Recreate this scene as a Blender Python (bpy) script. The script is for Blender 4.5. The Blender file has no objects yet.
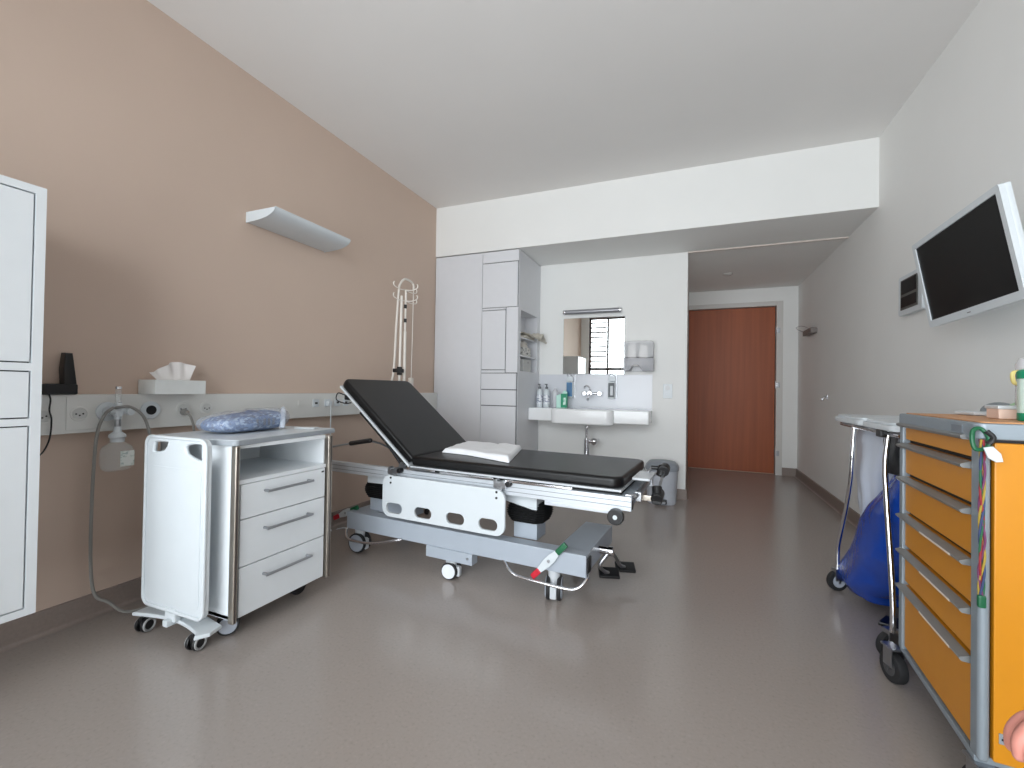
import bpy, bmesh, math, random
from mathutils import Vector, Matrix, noise
random.seed(7)
C = bpy.context.scene.collection
PI = math.pi

# ------------------------------------------------------------------ materials
def lin(c):
    c = c/255.0
    return c/12.92 if c <= 0.04045 else ((c+0.055)/1.055)**2.4
def L3(rgb): return (lin(rgb[0]), lin(rgb[1]), lin(rgb[2]), 1)
MATS = {}
def mat(name, rgb, rough=0.5, metal=0.0, var=0.04, vscale=14, bump=0.0, bscale=60, spec=0.5, trans=0.0, alpha=1.0, coat=0.0):
    if name in MATS: return MATS[name]
    m = bpy.data.materials.new(name); m.use_nodes = True
    nt = m.node_tree; b = nt.nodes['Principled BSDF']
    b.inputs['Roughness'].default_value = rough
    b.inputs['Metallic'].default_value = metal
    b.inputs['Specular IOR Level'].default_value = spec
    b.inputs['Transmission Weight'].default_value = trans
    b.inputs['Alpha'].default_value = alpha
    b.inputs['Coat Weight'].default_value = coat
    tc = nt.nodes.new('ShaderNodeTexCoord')
    n = nt.nodes.new('ShaderNodeTexNoise'); n.inputs['Scale'].default_value = vscale; n.inputs['Detail'].default_value = 3
    nt.links.new(tc.outputs['Object'], n.inputs['Vector'])
    r = nt.nodes.new('ShaderNodeValToRGB')
    c = L3(rgb)
    r.color_ramp.elements[0].position = 0.3; r.color_ramp.elements[1].position = 0.7
    r.color_ramp.elements[0].color = (c[0]*(1-var), c[1]*(1-var), c[2]*(1-var), 1)
    r.color_ramp.elements[1].color = (min(1, c[0]*(1+var)), min(1, c[1]*(1+var)), min(1, c[2]*(1+var)), 1)
    nt.links.new(n.outputs['Fac'], r.inputs['Fac']); nt.links.new(r.outputs['Color'], b.inputs['Base Color'])
    if bump > 0:
        n2 = nt.nodes.new('ShaderNodeTexNoise'); n2.inputs['Scale'].default_value = bscale; n2.inputs['Detail'].default_value = 4
        nt.links.new(tc.outputs['Object'], n2.inputs['Vector'])
        bp = nt.nodes.new('ShaderNodeBump'); bp.inputs['Strength'].default_value = bump; bp.inputs['Distance'].default_value = 0.004
        nt.links.new(n2.outputs['Fac'], bp.inputs['Height']); nt.links.new(bp.outputs['Normal'], b.inputs['Normal'])
    MATS[name] = m
    return m

def floor_mat():
    m = bpy.data.materials.new('speckled_linoleum'); m.use_nodes = True
    nt = m.node_tree; b = nt.nodes['Principled BSDF']
    tc = nt.nodes.new('ShaderNodeTexCoord')
    base = (154, 145, 139)
    n = nt.nodes.new('ShaderNodeTexNoise'); n.inputs['Scale'].default_value = 95; n.inputs['Detail'].default_value = 3
    nt.links.new(tc.outputs['Object'], n.inputs['Vector'])
    r = nt.nodes.new('ShaderNodeValToRGB')
    for e, p, k in ((r.color_ramp.elements[0], 0.30, 0.90), (r.color_ramp.elements[1], 0.72, 1.07)):
        e.position = p; c = L3(base); e.color = (c[0]*k, c[1]*k, c[2]*k, 1)
    e = r.color_ramp.elements.new(0.42); c = L3(base); e.color = (c[0]*0.99, c[1]*0.99, c[2]*0.99, 1)
    e = r.color_ramp.elements.new(0.60); e.color = (c[0]*1.01, c[1]*1.01, c[2]*1.01, 1)
    nt.links.new(n.outputs['Fac'], r.inputs['Fac'])
    nt.links.new(r.outputs['Color'], b.inputs['Base Color'])
    n3 = nt.nodes.new('ShaderNodeTexNoise'); n3.inputs['Scale'].default_value = 2.2; n3.inputs['Detail'].default_value = 4
    nt.links.new(tc.outputs['Object'], n3.inputs['Vector'])
    mr = nt.nodes.new('ShaderNodeMapRange'); mr.inputs['To Min'].default_value = 0.17; mr.inputs['To Max'].default_value = 0.25
    nt.links.new(n3.outputs['Fac'], mr.inputs['Value']); nt.links.new(mr.outputs['Result'], b.inputs['Roughness'])
    b.inputs['Specular IOR Level'].default_value = 0.5
    return m

def wood_mat():
    m = bpy.data.materials.new('reddish_door_veneer'); m.use_nodes = True
    nt = m.node_tree; b = nt.nodes['Principled BSDF']
    tc = nt.nodes.new('ShaderNodeTexCoord'); mp = nt.nodes.new('ShaderNodeMapping')
    mp.inputs['Scale'].default_value = (26, 26, 0.8)
    nt.links.new(tc.outputs['Object'], mp.inputs['Vector'])
    n = nt.nodes.new('ShaderNodeTexNoise'); n.inputs['Scale'].default_value = 1.0; n.inputs['Detail'].default_value = 5
    nt.links.new(mp.outputs['Vector'], n.inputs['Vector'])
    r = nt.nodes.new('ShaderNodeValToRGB')
    r.color_ramp.elements[0].position = 0.25; r.color_ramp.elements[0].color = L3((142, 70, 33))
    r.color_ramp.elements[1].position = 0.75; r.color_ramp.elements[1].color = L3((164, 84, 42))
    nt.links.new(n.outputs['Fac'], r.inputs['Fac']); nt.links.new(r.outputs['Color'], b.inputs['Base Color'])
    b.inputs['Roughness'].default_value = 0.5
    return m

def pane_mat(name, tint=(1, 1, 1), clear=0.93, rough=0.02):
    m = bpy.data.materials.new(name); m.use_nodes = True
    nt = m.node_tree; nt.nodes.clear()
    o = nt.nodes.new('ShaderNodeOutputMaterial'); mx = nt.nodes.new('ShaderNodeMixShader')
    t = nt.nodes.new('ShaderNodeBsdfTransparent'); t.inputs['Color'].default_value = (*tint, 1)
    g = nt.nodes.new('ShaderNodeBsdfGlossy'); g.inputs['Roughness'].default_value = rough
    fr = nt.nodes.new('ShaderNodeFresnel'); fr.inputs['IOR'].default_value = 1.45
    nt.links.new(fr.outputs['Fac'], mx.inputs['Fac'])
    nt.links.new(t.outputs['BSDF'], mx.inputs[1]); nt.links.new(g.outputs['BSDF'], mx.inputs[2])
    nt.links.new(mx.outputs['Shader'], o.inputs['Surface'])
    return m

def frosted_mat(name, rgb, opacity=0.6, rough=0.15):
    """milky plastic film: part diffuse/glossy, part see-through"""
    m = bpy.data.materials.new(name); m.use_nodes = True
    nt = m.node_tree; b = nt.nodes['Principled BSDF']; o = nt.nodes['Material Output']
    n = nt.nodes.new('ShaderNodeTexNoise'); n.inputs['Scale'].default_value = 30
    tc = nt.nodes.new('ShaderNodeTexCoord'); nt.links.new(tc.outputs['Object'], n.inputs['Vector'])
    bp = nt.nodes.new('ShaderNodeBump'); bp.inputs['Strength'].default_value = 0.25; bp.inputs['Distance'].default_value = 0.01
    nt.links.new(n.outputs['Fac'], bp.inputs['Height']); nt.links.new(bp.outputs['Normal'], b.inputs['Normal'])
    b.inputs['Base Color'].default_value = L3(rgb); b.inputs['Roughness'].default_value = rough
    t = nt.nodes.new('ShaderNodeBsdfTransparent'); mx = nt.nodes.new('ShaderNodeMixShader')
    mx.inputs['Fac'].default_value = opacity
    nt.links.new(t.outputs['BSDF'], mx.inputs[1]); nt.links.new(b.outputs['BSDF'], mx.inputs[2])
    nt.links.new(mx.outputs['Shader'], o.inputs['Surface'])
    return m

def print_mat(name, base, inks, scale=(60, 60, 60), cut=0.56, rough=0.35):
    """small illegible print: blocks of ink on a base colour"""
    m = bpy.data.materials.new(name); m.use_nodes = True
    nt = m.node_tree; b = nt.nodes['Principled BSDF']; b.inputs['Roughness'].default_value = rough
    tc = nt.nodes.new('ShaderNodeTexCoord'); mp = nt.nodes.new('ShaderNodeMapping'); mp.inputs['Scale'].default_value = scale
    nt.links.new(tc.outputs['Object'], mp.inputs['Vector'])
    v = nt.nodes.new('ShaderNodeTexVoronoi'); v.distance = 'CHEBYCHEV'; v.inputs['Scale'].default_value = 1.0
    nt.links.new(mp.outputs['Vector'], v.inputs['Vector'])
    sp = nt.nodes.new('ShaderNodeSeparateColor'); nt.links.new(v.outputs['Color'], sp.inputs['Color'])
    r = nt.nodes.new('ShaderNodeValToRGB'); r.color_ramp.interpolation = 'CONSTANT'
    r.color_ramp.elements[0].position = 0; r.color_ramp.elements[0].color = L3(base)
    r.color_ramp.elements[1].position = cut; r.color_ramp.elements[1].color = L3(inks[0])
    for i, k in enumerate(inks[1:]):
        e = r.color_ramp.elements.new(cut+(1-cut)*(i+1)/len(inks)); e.color = L3(k)
    nt.links.new(sp.outputs['Red'], r.inputs['Fac']); nt.links.new(r.outputs['Color'], b.inputs['Base Color'])
    return m

W_WALL = mat('white_wall_paint', (230, 230, 228), 0.75, var=0.012, vscale=2.5, bump=0.06, bscale=220)
W_CEIL = mat('ceiling_paint', (230, 228, 226), 0.85, var=0.012, vscale=2.0)
BEIGE = mat('beige_wall_paint', (199, 178, 163), 0.75, var=0.015, vscale=2.5, bump=0.06, bscale=220)
BASEB = mat('taupe_linoleum_skirting', (138, 125, 118), 0.45, var=0.06, vscale=90)
FLOOR = floor_mat()
WOOD = wood_mat()
TRIMW = mat('door_frame_paint', (205, 202, 198), 0.5, var=0.01)
WHITE = mat('white_laminate', (222, 226, 229), 0.38, var=0.01)
CLOSET = mat('wardrobe_laminate', (214, 215, 219), 0.42, var=0.01)
GAP = mat('dark_seam', (38, 38, 40), 0.8)
PLASTW = mat('white_plastic', (206, 212, 216), 0.32, var=0.01)
PLASTG = mat('light_grey_plastic', (196, 200, 204), 0.35, var=0.015)
RAILW = mat('wall_rail_enamel', (214, 214, 211), 0.4, var=0.01)
BLACKP = mat('black_plastic', (18, 18, 20), 0.35)
BLACKM = mat('black_matte', (10, 10, 12), 0.75)
CHROME = mat('chrome', (225, 225, 228), 0.12, metal=1.0, var=0.02)
STEEL = mat('brushed_steel', (172, 174, 178), 0.3, metal=1.0, var=0.05)
BRONZE = mat('satin_edge_strip', (168, 160, 150), 0.28, metal=0.85, var=0.04)
ALU = mat('pale_aluminium', (205, 210, 216), 0.38, metal=0.45, var=0.02)
GREYM = mat('grey_powder_coat', (164, 172, 182), 0.42, var=0.015)
GREYD = mat('mid_grey_laminate_edge', (150, 156, 162), 0.45)
VINYL = mat('black_vinyl', (9, 9, 11), 0.36, var=0.08, bump=0.08, bscale=260, spec=0.42)
RUBBER = mat('dark_rubber', (34, 34, 36), 0.7)
WHEELG = mat('grey_wheel_disc', (168, 174, 184), 0.4)
YELLOW = mat('amber_yellow_enamel', (205, 134, 18), 0.38, var=0.015)
CARTG = mat('cart_grey_aluminium', (142, 152, 160), 0.42, metal=0.25, var=0.02)
CARTTOP = mat('cart_wood_top', (196, 140, 92), 0.45, var=0.06)
LIPG = mat('drawer_lip_aluminium', (140, 141, 140), 0.35, metal=0.4)
BLUEBAG = mat('blue_bag_film', (12, 66, 165), 0.22, var=0.12, vscale=9, bump=1.0, bscale=18)
WHITEBAG = mat('white_bag_film', (196, 202, 214), 0.3, var=0.03, vscale=9, bump=0.5, bscale=14)
BLACKBAG = mat('black_bag_film', (14, 15, 20), 0.3, bump=0.6, bscale=14)
CERAM = mat('white_ceramic', (238, 239, 240), 0.1, var=0.005)
CLOTH = mat('white_cloth', (238, 240, 243), 0.85, var=0.02, bump=0.25, bscale=120)
TISSUE = mat('tissue_paper', (232, 228, 226), 0.9, var=0.02)
RED = mat('red_plastic', (190, 30, 48), 0.4)
GREEN = mat('dark_green_plastic', (20, 92, 58), 0.4)
TEAL = mat('teal_green_label', (10, 142, 102), 0.4)
BLUEL = mat('blue_label', (58, 108, 150), 0.4)
GREYHOSE = mat('grey_hose', (140, 138, 134), 0.45)
BINB = mat('grey_bin_body', (176, 180, 188), 0.4)
BINL = mat('grey_bin_lid', (138, 144, 152), 0.42)
SCREEN = mat('black_screen', (6, 5, 6), 0.3, spec=0.12)
SKIN = mat('skin', (206, 138, 124), 0.5, var=0.06, vscale=40)
LEDGE = mat('grey_dark_plastic', (92, 96, 100), 0.5)
PINKW = mat('pale_pink_card', (236, 208, 192), 0.6)
BEIGECL = mat('beige_crumpled_paper', (196, 190, 178), 0.8, bump=0.5, bscale=40)
MIRROR = mat('mirror_silver', (232, 236, 234), 0.01, metal=1.0, var=0.0)
CLEARP = frosted_mat('clear_plastic', (226, 230, 230), 0.24, 0.08)
MILKY = frosted_mat('milky_clear_plastic', (222, 222, 226), 0.5, 0.15)
GLASS = pane_mat('window_glass')

# ------------------------------------------------------------------ mesh builder
def catmull(pts, k=6, closed=False):
    P = [Vector(p) for p in pts]; n = len(P)
    if n < 3: return P
    out = []
    rng = range(n) if closed else range(n-1)
    for i in rng:
        p0 = P[(i-1) % n] if (closed or i > 0) else P[0]*2-P[1]
        p1 = P[i]; p2 = P[(i+1) % n]
        p3 = P[(i+2) % n] if (closed or i+2 < n) else P[-1]*2-P[-2]
        for j in range(k):
            t = j/k
            out.append(0.5*((2*p1)+(p2-p0)*t+(2*p0-5*p1+4*p2-p3)*t*t+(3*p1-p0-3*p2+p3)*t**3))
    if not closed: out.append(P[-1])
    return out
def rrect(x0, y0, x1, y1, r, n=6):
    pts = []
    for cx, cy, a in ((x1-r, y1-r, 0), (x0+r, y1-r, 90), (x0+r, y0+r, 180), (x1-r, y0+r, 270)):
        for i in range(n+1):
            t = math.radians(a+90*i/n); pts.append((cx+r*math.cos(t), cy+r*math.sin(t)))
    return pts
def circ(cx, cy, r, n=24, ry=None):
    ry = ry or r
    return [(cx+r*math.cos(2*PI*i/n), cy+ry*math.sin(2*PI*i/n)) for i in range(n)]

class MB:
    def __init__(s): s.bm = bmesh.new(); s.M = Matrix()
    def add(s, t, M=None):
        T = s.M @ M if M else s.M
        bmesh.ops.transform(t, matrix=T, verts=t.verts)
        if T.determinant() < 0: bmesh.ops.reverse_faces(t, faces=t.faces)
        me = bpy.data.meshes.new('t'); t.to_mesh(me); t.free(); s.bm.from_mesh(me); bpy.data.meshes.remove(me)
        return s
    def box(s, a, b, bev=0.0, seg=2, M=None):
        t = bmesh.new(); bmesh.ops.create_cube(t, size=1)
        lo = [min(a[i], b[i]) for i in range(3)]; hi = [max(a[i], b[i]) for i in range(3)]
        for v in t.verts: v.co = Vector([lo[i]+(v.co[i]+0.5)*(hi[i]-lo[i]) for i in range(3)])
        if bev > 0:
            bev = min(bev, 0.48*min(hi[i]-lo[i] for i in range(3)))
            bmesh.ops.bevel(t, geom=list(t.edges), offset=bev, segments=seg, affect='EDGES', profile=0.5)
        return s.add(t, M)
    def prism(s, poly, axis, d0, d1, holes=(), bev=0.0, seg=2, M=None):
        t = bmesh.new()
        def p3(p, d):
            return {'x': (d, p[0], p[1]), 'y': (p[0], d, p[1]), 'z': (p[0], p[1], d)}[axis]
        edges = []
        for loop in [poly]+list(holes):
            vs = [t.verts.new(p3(p, d0)) for p in loop]
            for i in range(len(vs)): edges.append(t.edges.new((vs[i], vs[(i+1) % len(vs)])))
        if holes:
            bmesh.ops.triangle_fill(t, use_beauty=True, use_dissolve=False, edges=edges)
        else:
            bmesh.ops.contextual_create(t, geom=edges)
        fs = list(t.faces)
        r = bmesh.ops.extrude_face_region(t, geom=fs)
        vv = [g for g in r['geom'] if isinstance(g, bmesh.types.BMVert)]
        d = Vector(p3((0, 0), d1-d0))
        bmesh.ops.translate(t, verts=vv, vec=d)
        bmesh.ops.recalc_face_normals(t, faces=t.faces)
        if bev > 0 and not holes:
            cap = [e for e in t.edges if len(e.link_faces) == 2 and any(len(f.verts) != 4 or abs(f.normal.dot(d.normalized())) > 0.9 for f in e.link_faces)
                   and not all(abs(f.normal.dot(d.normalized())) > 0.9 for f in e.link_faces)]
            bmesh.ops.bevel(t, geom=cap, offset=bev, segments=seg, affect='EDGES', profile=0.5)
        return s.add(t, M)
    def cyl(s, p0, p1, r, r2=None, n=24, bev=0.0, M=None):
        p0, p1 = Vector(p0), Vector(p1); d = p1-p0
        t = bmesh.new()
        bmesh.ops.create_cone(t, cap_ends=True, segments=n, radius1=r, radius2=r if r2 is None else r2, depth=d.length)
        if bev > 0:
            es = [e for e in t.edges if any(len(f.verts) > 4 for f in e.link_faces)]
            bmesh.ops.bevel(t, geom=es, offset=bev, segments=2, affect='EDGES', profile=0.5)
        R = d.to_track_quat('Z', 'Y').to_matrix().to_4x4()
        T = Matrix.Translation((p0+p1)/2) @ R
        return s.add(t, M @ T if M else T)
    def tube(s, pts, r, n=10, smooth=True, closed=False, k=6, M=None, radii=None, ball=False):
        P = catmull(pts, k, closed) if smooth else [Vector(p) for p in pts]
        if radii:
            m = len(pts); RR = []
            for i in range(len(P)):
                f = i/(len(P)-1)*(m-1); j = min(int(f), m-2); RR.append(radii[j]+(radii[j+1]-radii[j])*(f-j))
        else: RR = [r]*len(P)
        t = bmesh.new(); rings = []; up = None
        for i, p in enumerate(P):
            if closed: d = P[(i+1) % len(P)]-P[i-1]
            else: d = P[min(i+1, len(P)-1)]-P[max(i-1, 0)]
            d.normalize()
            if up is None:
                up = Vector((0, 0, 1)) if abs(d.z) < 0.9 else Vector((1, 0, 0))
            x = d.cross(up).normalized(); up = x.cross(d).normalized()
            rings.append([t.verts.new(p+(x*math.cos(2*PI*j/n)+up*math.sin(2*PI*j/n))*RR[i]) for j in range(n)])
        m = len(rings)
        for i in range(m if closed else m-1):
            a, b = rings[i], rings[(i+1) % m]
            for j in range(n): t.faces.new((a[j], a[(j+1) % n], b[(j+1) % n], b[j]))
        if not closed: t.faces.new(rings[0][::-1]); t.faces.new(rings[-1])
        bmesh.ops.recalc_face_normals(t, faces=t.faces)
        s.add(t, M)
        if ball:
            s.sphere(P[0], (RR[0],)*3, M=M); s.sphere(P[-1], (RR[-1],)*3, M=M)
        return s
    def lathe(s, prof, c=(0, 0, 0), n=28, M=None):
        t = bmesh.new(); c = Vector(c); rings = []
        for r, z in prof:
            rings.append([t.verts.new(c+Vector((max(r, 1e-4)*math.cos(2*PI*j/n), max(r, 1e-4)*math.sin(2*PI*j/n), z))) for j in range(n)])
        for a, b in zip(rings, rings[1:]):
            for j in range(n): t.faces.new((a[j], a[(j+1) % n], b[(j+1) % n], b[j]))
        t.faces.new(rings[0][::-1]); t.faces.new(rings[-1])
        bmesh.ops.recalc_face_normals(t, faces=t.faces)
        return s.add(t, M)
    def loft(s, rings, caps=True, M=None):
        t = bmesh.new(); R = [[t.verts.new(p) for p in r] for r in rings]
        n = len(R[0])
        for a, b in zip(R, R[1:]):
            for j in range(n): t.faces.new((a[j], a[(j+1) % n], b[(j+1) % n], b[j]))
        if caps: t.faces.new(R[0][::-1]); t.faces.new(R[-1])
        bmesh.ops.recalc_face_normals(t, faces=t.faces)
        return s.add(t, M)
    def sphere(s, c, r, u=20, v=12, M=None):
        t = bmesh.new(); bmesh.ops.create_uvsphere(t, u_segments=u, v_segments=v, radius=1)
        for q in t.verts: q.co = Vector((c[0]+q.co.x*r[0], c[1]+q.co.y*r[1], c[2]+q.co.z*r[2]))
        return s.add(t, M)
    def sheet(s, fn, nu, nv, thick=0.0, M=None):
        t = bmesh.new()
        V = [[t.verts.new(fn(i/nu, j/nv)) for j in range(nv+1)] for i in range(nu+1)]
        for i in range(nu):
            for j in range(nv): t.faces.new((V[i][j], V[i+1][j], V[i+1][j+1], V[i][j+1]))
        if thick:
            bmesh.ops.recalc_face_normals(t, faces=t.faces)
            bmesh.ops.solidify(t, geom=list(t.faces), thickness=thick)
        bmesh.ops.recalc_face_normals(t, faces=t.faces)
        return s.add(t, M)
    def build(s, name, m, parent=None, ang=35, label=None, kind=None):
        me = bpy.data.meshes.new(name); s.bm.to_mesh(me); s.bm.free()
        me.materials.append(m)
        if ang:
            me.polygons.foreach_set('use_smooth', [True]*len(me.polygons))
            me.set_sharp_from_angle(angle=math.radians(ang))
        o = bpy.data.objects.new(name, me); C.objects.link(o)
        if ang and ang <= 50:
            wn = o.modifiers.new('flat_faces', 'WEIGHTED_NORMAL'); wn.keep_sharp = True; wn.weight = 80
        if parent: o.parent = parent
        if label: o['label'] = label
        if kind: o['kind'] = kind
        return o

def thing(name, label, cat, loc=(0, 0, 0), rotz=0, group=None, kind=None):
    o = bpy.data.objects.new(name, None); C.objects.link(o)
    o.location = loc; o.rotation_euler = (0, 0, rotz); o.empty_display_size = 0.1
    o['label'] = label; o['category'] = cat
    if group: o['group'] = group
    if kind: o['kind'] = kind
    return o
def tag(o, label, cat, group=None, kind=None):
    o['label'] = label; o['category'] = cat
    if group: o['group'] = group
    if kind: o['kind'] = kind
    return o
def struct(o, label, cat): return tag(o, label, cat, kind='structure')
def copy_tree(o, parent=None):
    c = o.copy(); C.objects.link(c)
    if parent: c.parent = parent
    for ch in list(o.children): copy_tree(ch, c)
    return c
def nz(v, s=1.0): return noise.noise(Vector(v)*s)

# ------------------------------------------------------------------ room
XL, XR, YS, YM, YB, ZC, ZS, XA = -2.332, 1.17, 3.692, 4.317, 6.1125, 2.74, 2.262, -0.039
YF = -1.25                     # window wall behind the camera
b = MB(); b.box((XL-.2, YF-.2, -.1), (XR+.2, YB+.2, 0)); struct(b.build('floor', FLOOR, ang=0), 'grey brown speckled linoleum floor', 'floor')
b = MB(); b.box((XL-.2, YF-.2, ZC), (XR+.2, YB+.2, ZC+.1)); struct(b.build('ceiling', W_CEIL, ang=0), 'plain pale ceiling', 'ceiling')
b = MB(); b.box((XL-.2, YF, 0), (XL, YB+.2, ZC)); struct(b.build('wall_left', BEIGE, ang=0), 'beige painted wall behind the bed', 'wall')
b = MB(); b.box((XR, YF, 0), (XR+.2, YB+.2, ZC)); struct(b.build('wall_right', W_WALL, ang=0), 'white wall carrying the television', 'wall')
b = MB(); b.box((XL, YM, 0), (XA, YB+.2, ZS)); struct(b.build('wall_rear', W_WALL, ang=0), 'white wall behind the washbasin and mirror', 'wall')
b = MB(); b.box((XL, YS, ZS), (XR, YB+.2, ZC)); struct(b.build('wall_bulkhead', W_WALL, ang=0), 'white bulkhead above the wardrobe and the door recess', 'wall')
# door wall with opening
DX0, DX1, DH = -0.02, 0.945, 2.035
b = MB()
b.box((XA, YB, DH+.03), (XR, YB+.2, ZS)); b.box((DX1+.03, YB, 0), (XR, YB+.2, DH+.03))
struct(b.build('wall_alcove', W_WALL, ang=0), 'white wall around the brown door', 'wall')
d = thing('door_1', 'reddish brown wooden door at the end of the recess', 'door', (DX0, YB, 0), kind='structure')
b = MB(); b.box((-.015, .045, .008), (DX1-DX0-.004, .085, DH), .003); b.build('door_leaf', WOOD, d)
b = MB(); b.box((DX1-DX0+.002, -.012, 0), (DX1-DX0+.07, .1, DH+.06), .003); b.box((-.019, -.012, DH+.004), (DX1-DX0+.002, .1, DH+.06), .003)
b.build('door_frame', TRIMW, d)
for z in (1.74, 1.08, .26):
    b = MB(); b.cyl((DX1-DX0+.004, .03, z-.045), (DX1-DX0+.004, .03, z+.045), .011); b.box((DX1-DX0+.004, .012, z-.03), (DX1-DX0+.04, -.016, z+.03), .002)
    b.build('hinge', STEEL, d)
b = MB(); b.box((-.019, .05, 0), (DX1-DX0, .2, .006)); b.build('threshold', mat('pale_threshold', (176, 150, 128), .4), d)
b = MB(); b.box((DX0-.02, YB+.16, 0), (DX1+.03, YB+.2, DH+.04)); struct(b.build('wall_corridor', W_WALL, ang=0), 'closing wall behind the door leaf', 'wall')
# metal strip where bulkhead meets recess
b = MB(); b.box((XA, YM-.012, ZS-.012), (XR, YM+.012, ZS+.002), .002); struct(b.build('trim_1', mat('cream_strip', (206, 196, 188), .45)), 'thin pale strip across the recess ceiling', 'trim')
# skirting
def skirt(name, x0, y0, x1, y1, nrm, label):
    b = MB(); h = .094; t = .012
    n = Vector((nrm[0], nrm[1], 0))
    prof = [(0, 0), (.03, 0), (.018, .004), (t, .014), (t, h-.004), (t-.004, h), (0, h)]
    rings = []
    for (x, y) in ((x0, y0), (x1, y1)):
        rings.append([Vector((x, y, 0))+n*p[0]+Vector((0, 0, p[1])) for p in prof])
    b.loft(rings); struct(b.build(name, BASEB, ang=50), label, 'baseboard')
skirt('baseboard_left', XL, YF, XL, YS, (1, 0), 'coved taupe skirting below the beige wall')
skirt('baseboard_right', XR, YF, XR, YB, (-1, 0), 'coved taupe skirting below the television wall')
skirt('baseboard_rear', -1.45, YM, XA, YM, (0, -1), 'coved taupe skirting below the washbasin wall')
skirt('baseboard_hallway', XA, YM, XA, YB, (1, 0), 'coved taupe skirting along the recess')
skirt('baseboard_alcove', DX1+.07, YB, XR, YB, (0, -1), 'short taupe skirting beside the door frame')
# window wall behind the camera
WX0, WX1, WZ0, WZ1 = -2.16, 1.0, 0.10, 2.62
b = MB()
b.box((XL-.2, YF-.2, 0), (XR+.2, YF, WZ0)); b.box((XL-.2, YF-.2, WZ1), (XR+.2, YF, ZC))
b.box((XL-.2, YF-.2, WZ0), (WX0, YF, WZ1)); b.box((WX1, YF-.2, WZ0), (XR+.2, YF, WZ1))
struct(b.build('wall_front', W_WALL, ang=0), 'window wall behind the viewer', 'wall')
w = thing('window_1', 'wide window seen bright in the mirror', 'window', (WX0, YF-.1, WZ0), kind='structure')
fr = mat('window_frame_dark', (78, 62, 60), .5)
b = MB(); ww, wh = WX1-WX0, WZ1-WZ0
TZ = 1.36
for x0, x1 in ((0, .04), (.40, .44), (1.40, 1.44), (2.30, 2.34), (ww-.04, ww)):
    b.box((x0, -.03, 0), (x1, .03, wh), .003)
b.box((0, -.03, 0), (ww, .03, .04), .003); b.box((0, -.03, TZ-.03), (ww, .03, TZ+.03), .003); b.box((0, -.03, wh-.04), (ww, .03, wh), .003); b.build('window_frame', fr, w)
for x0, x1 in ((.04, .40), (.44, 1.40), (1.44, 2.30), (2.34, ww-.04)):
    for z0, z1 in ((.04, TZ-.03), (TZ+.03, wh-.04)):
        b = MB(); b.box((x0, -.004, z0), (x1, .004, z1)); b.build('window_pane', GLASS, w, ang=0)
b = MB()
for i in range(11):
    z = TZ+.05+i*.108
    b.box((.045, .045, z), (.40, .075, z+.034), .002)
b.build('louvre_slats', mat('louvre_brown', (110, 84, 80), .5), w)

# ------------------------------------------------------------------ left wall cabinet
t = thing('wall_cabinet', 'tall white wall cabinet with flush doors cut off by the left edge', 'cabinet', (XL, .1, .254))
D, LN, H = .42, .632, 1.345     # depth, length along y, height
b = MB(); b.box((0, 0, 0), (D-.018, LN, H), .002); b.build('body', WHITE, t)
def zz(z): return z-.254
b = MB(); ps = [(zz(.276), zz(.846)), (zz(.868), zz(1.017)), (zz(1.041), zz(1.575))]
# face frame with openings
holes = [[(.03, a), (LN-.025, a), (LN-.025, c), (.03, c)] for a, c in ps]
b.prism([(0, 0), (LN, 0), (LN, H), (0, H)], 'x', D-.018, D, holes=holes); b.build('face_frame', WHITE, t, ang=0)
for (a, c), nm in zip(ps, ('door', 'drawer', 'door')):
    b = MB(); b.box((D-.018, .034, a+.004), (D-.001, LN-.029, c-.004), .0015); b.build(nm, WHITE, t)
b = MB(); b.box((D-.0185, .025, .015), (D-.0165, LN-.02, H-.015)); b.build('seam_backing', GAP, t)

# ------------------------------------------------------------------ wall lamp
t = thing('wall_lamp', 'white curved uplight mounted high on the beige wall', 'lamp', (XL, 1.715, 1.895))
prof = []
for i in range(15):
    a = PI/2*i/14
    prof.append((.006+.219*math.sin(a)**1.0*1.0, .003+.058*(1-math.cos(a))**1.25))
inner = [(x-.004 if i > 2 else x, z+.006) for i, (x, z) in enumerate(prof)][::-1]
Lp = .575
b = MB()
b.loft([[Vector((x, y, z)) for x, z in prof+inner] for y in (.004, Lp-.004)])
b.build('shade', PLASTW, t)
for y0 in (0, Lp-.005):
    b = MB(); b.prism([(0, 0)]+prof+[(0, .061)], 'y', y0, y0+.005); b.build('end_cap', PLASTW, t)
b = MB(); b.box((0, .03, .004), (.03, Lp-.03, .05), .004); b.build('wall_mount', PLASTG, t)

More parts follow.
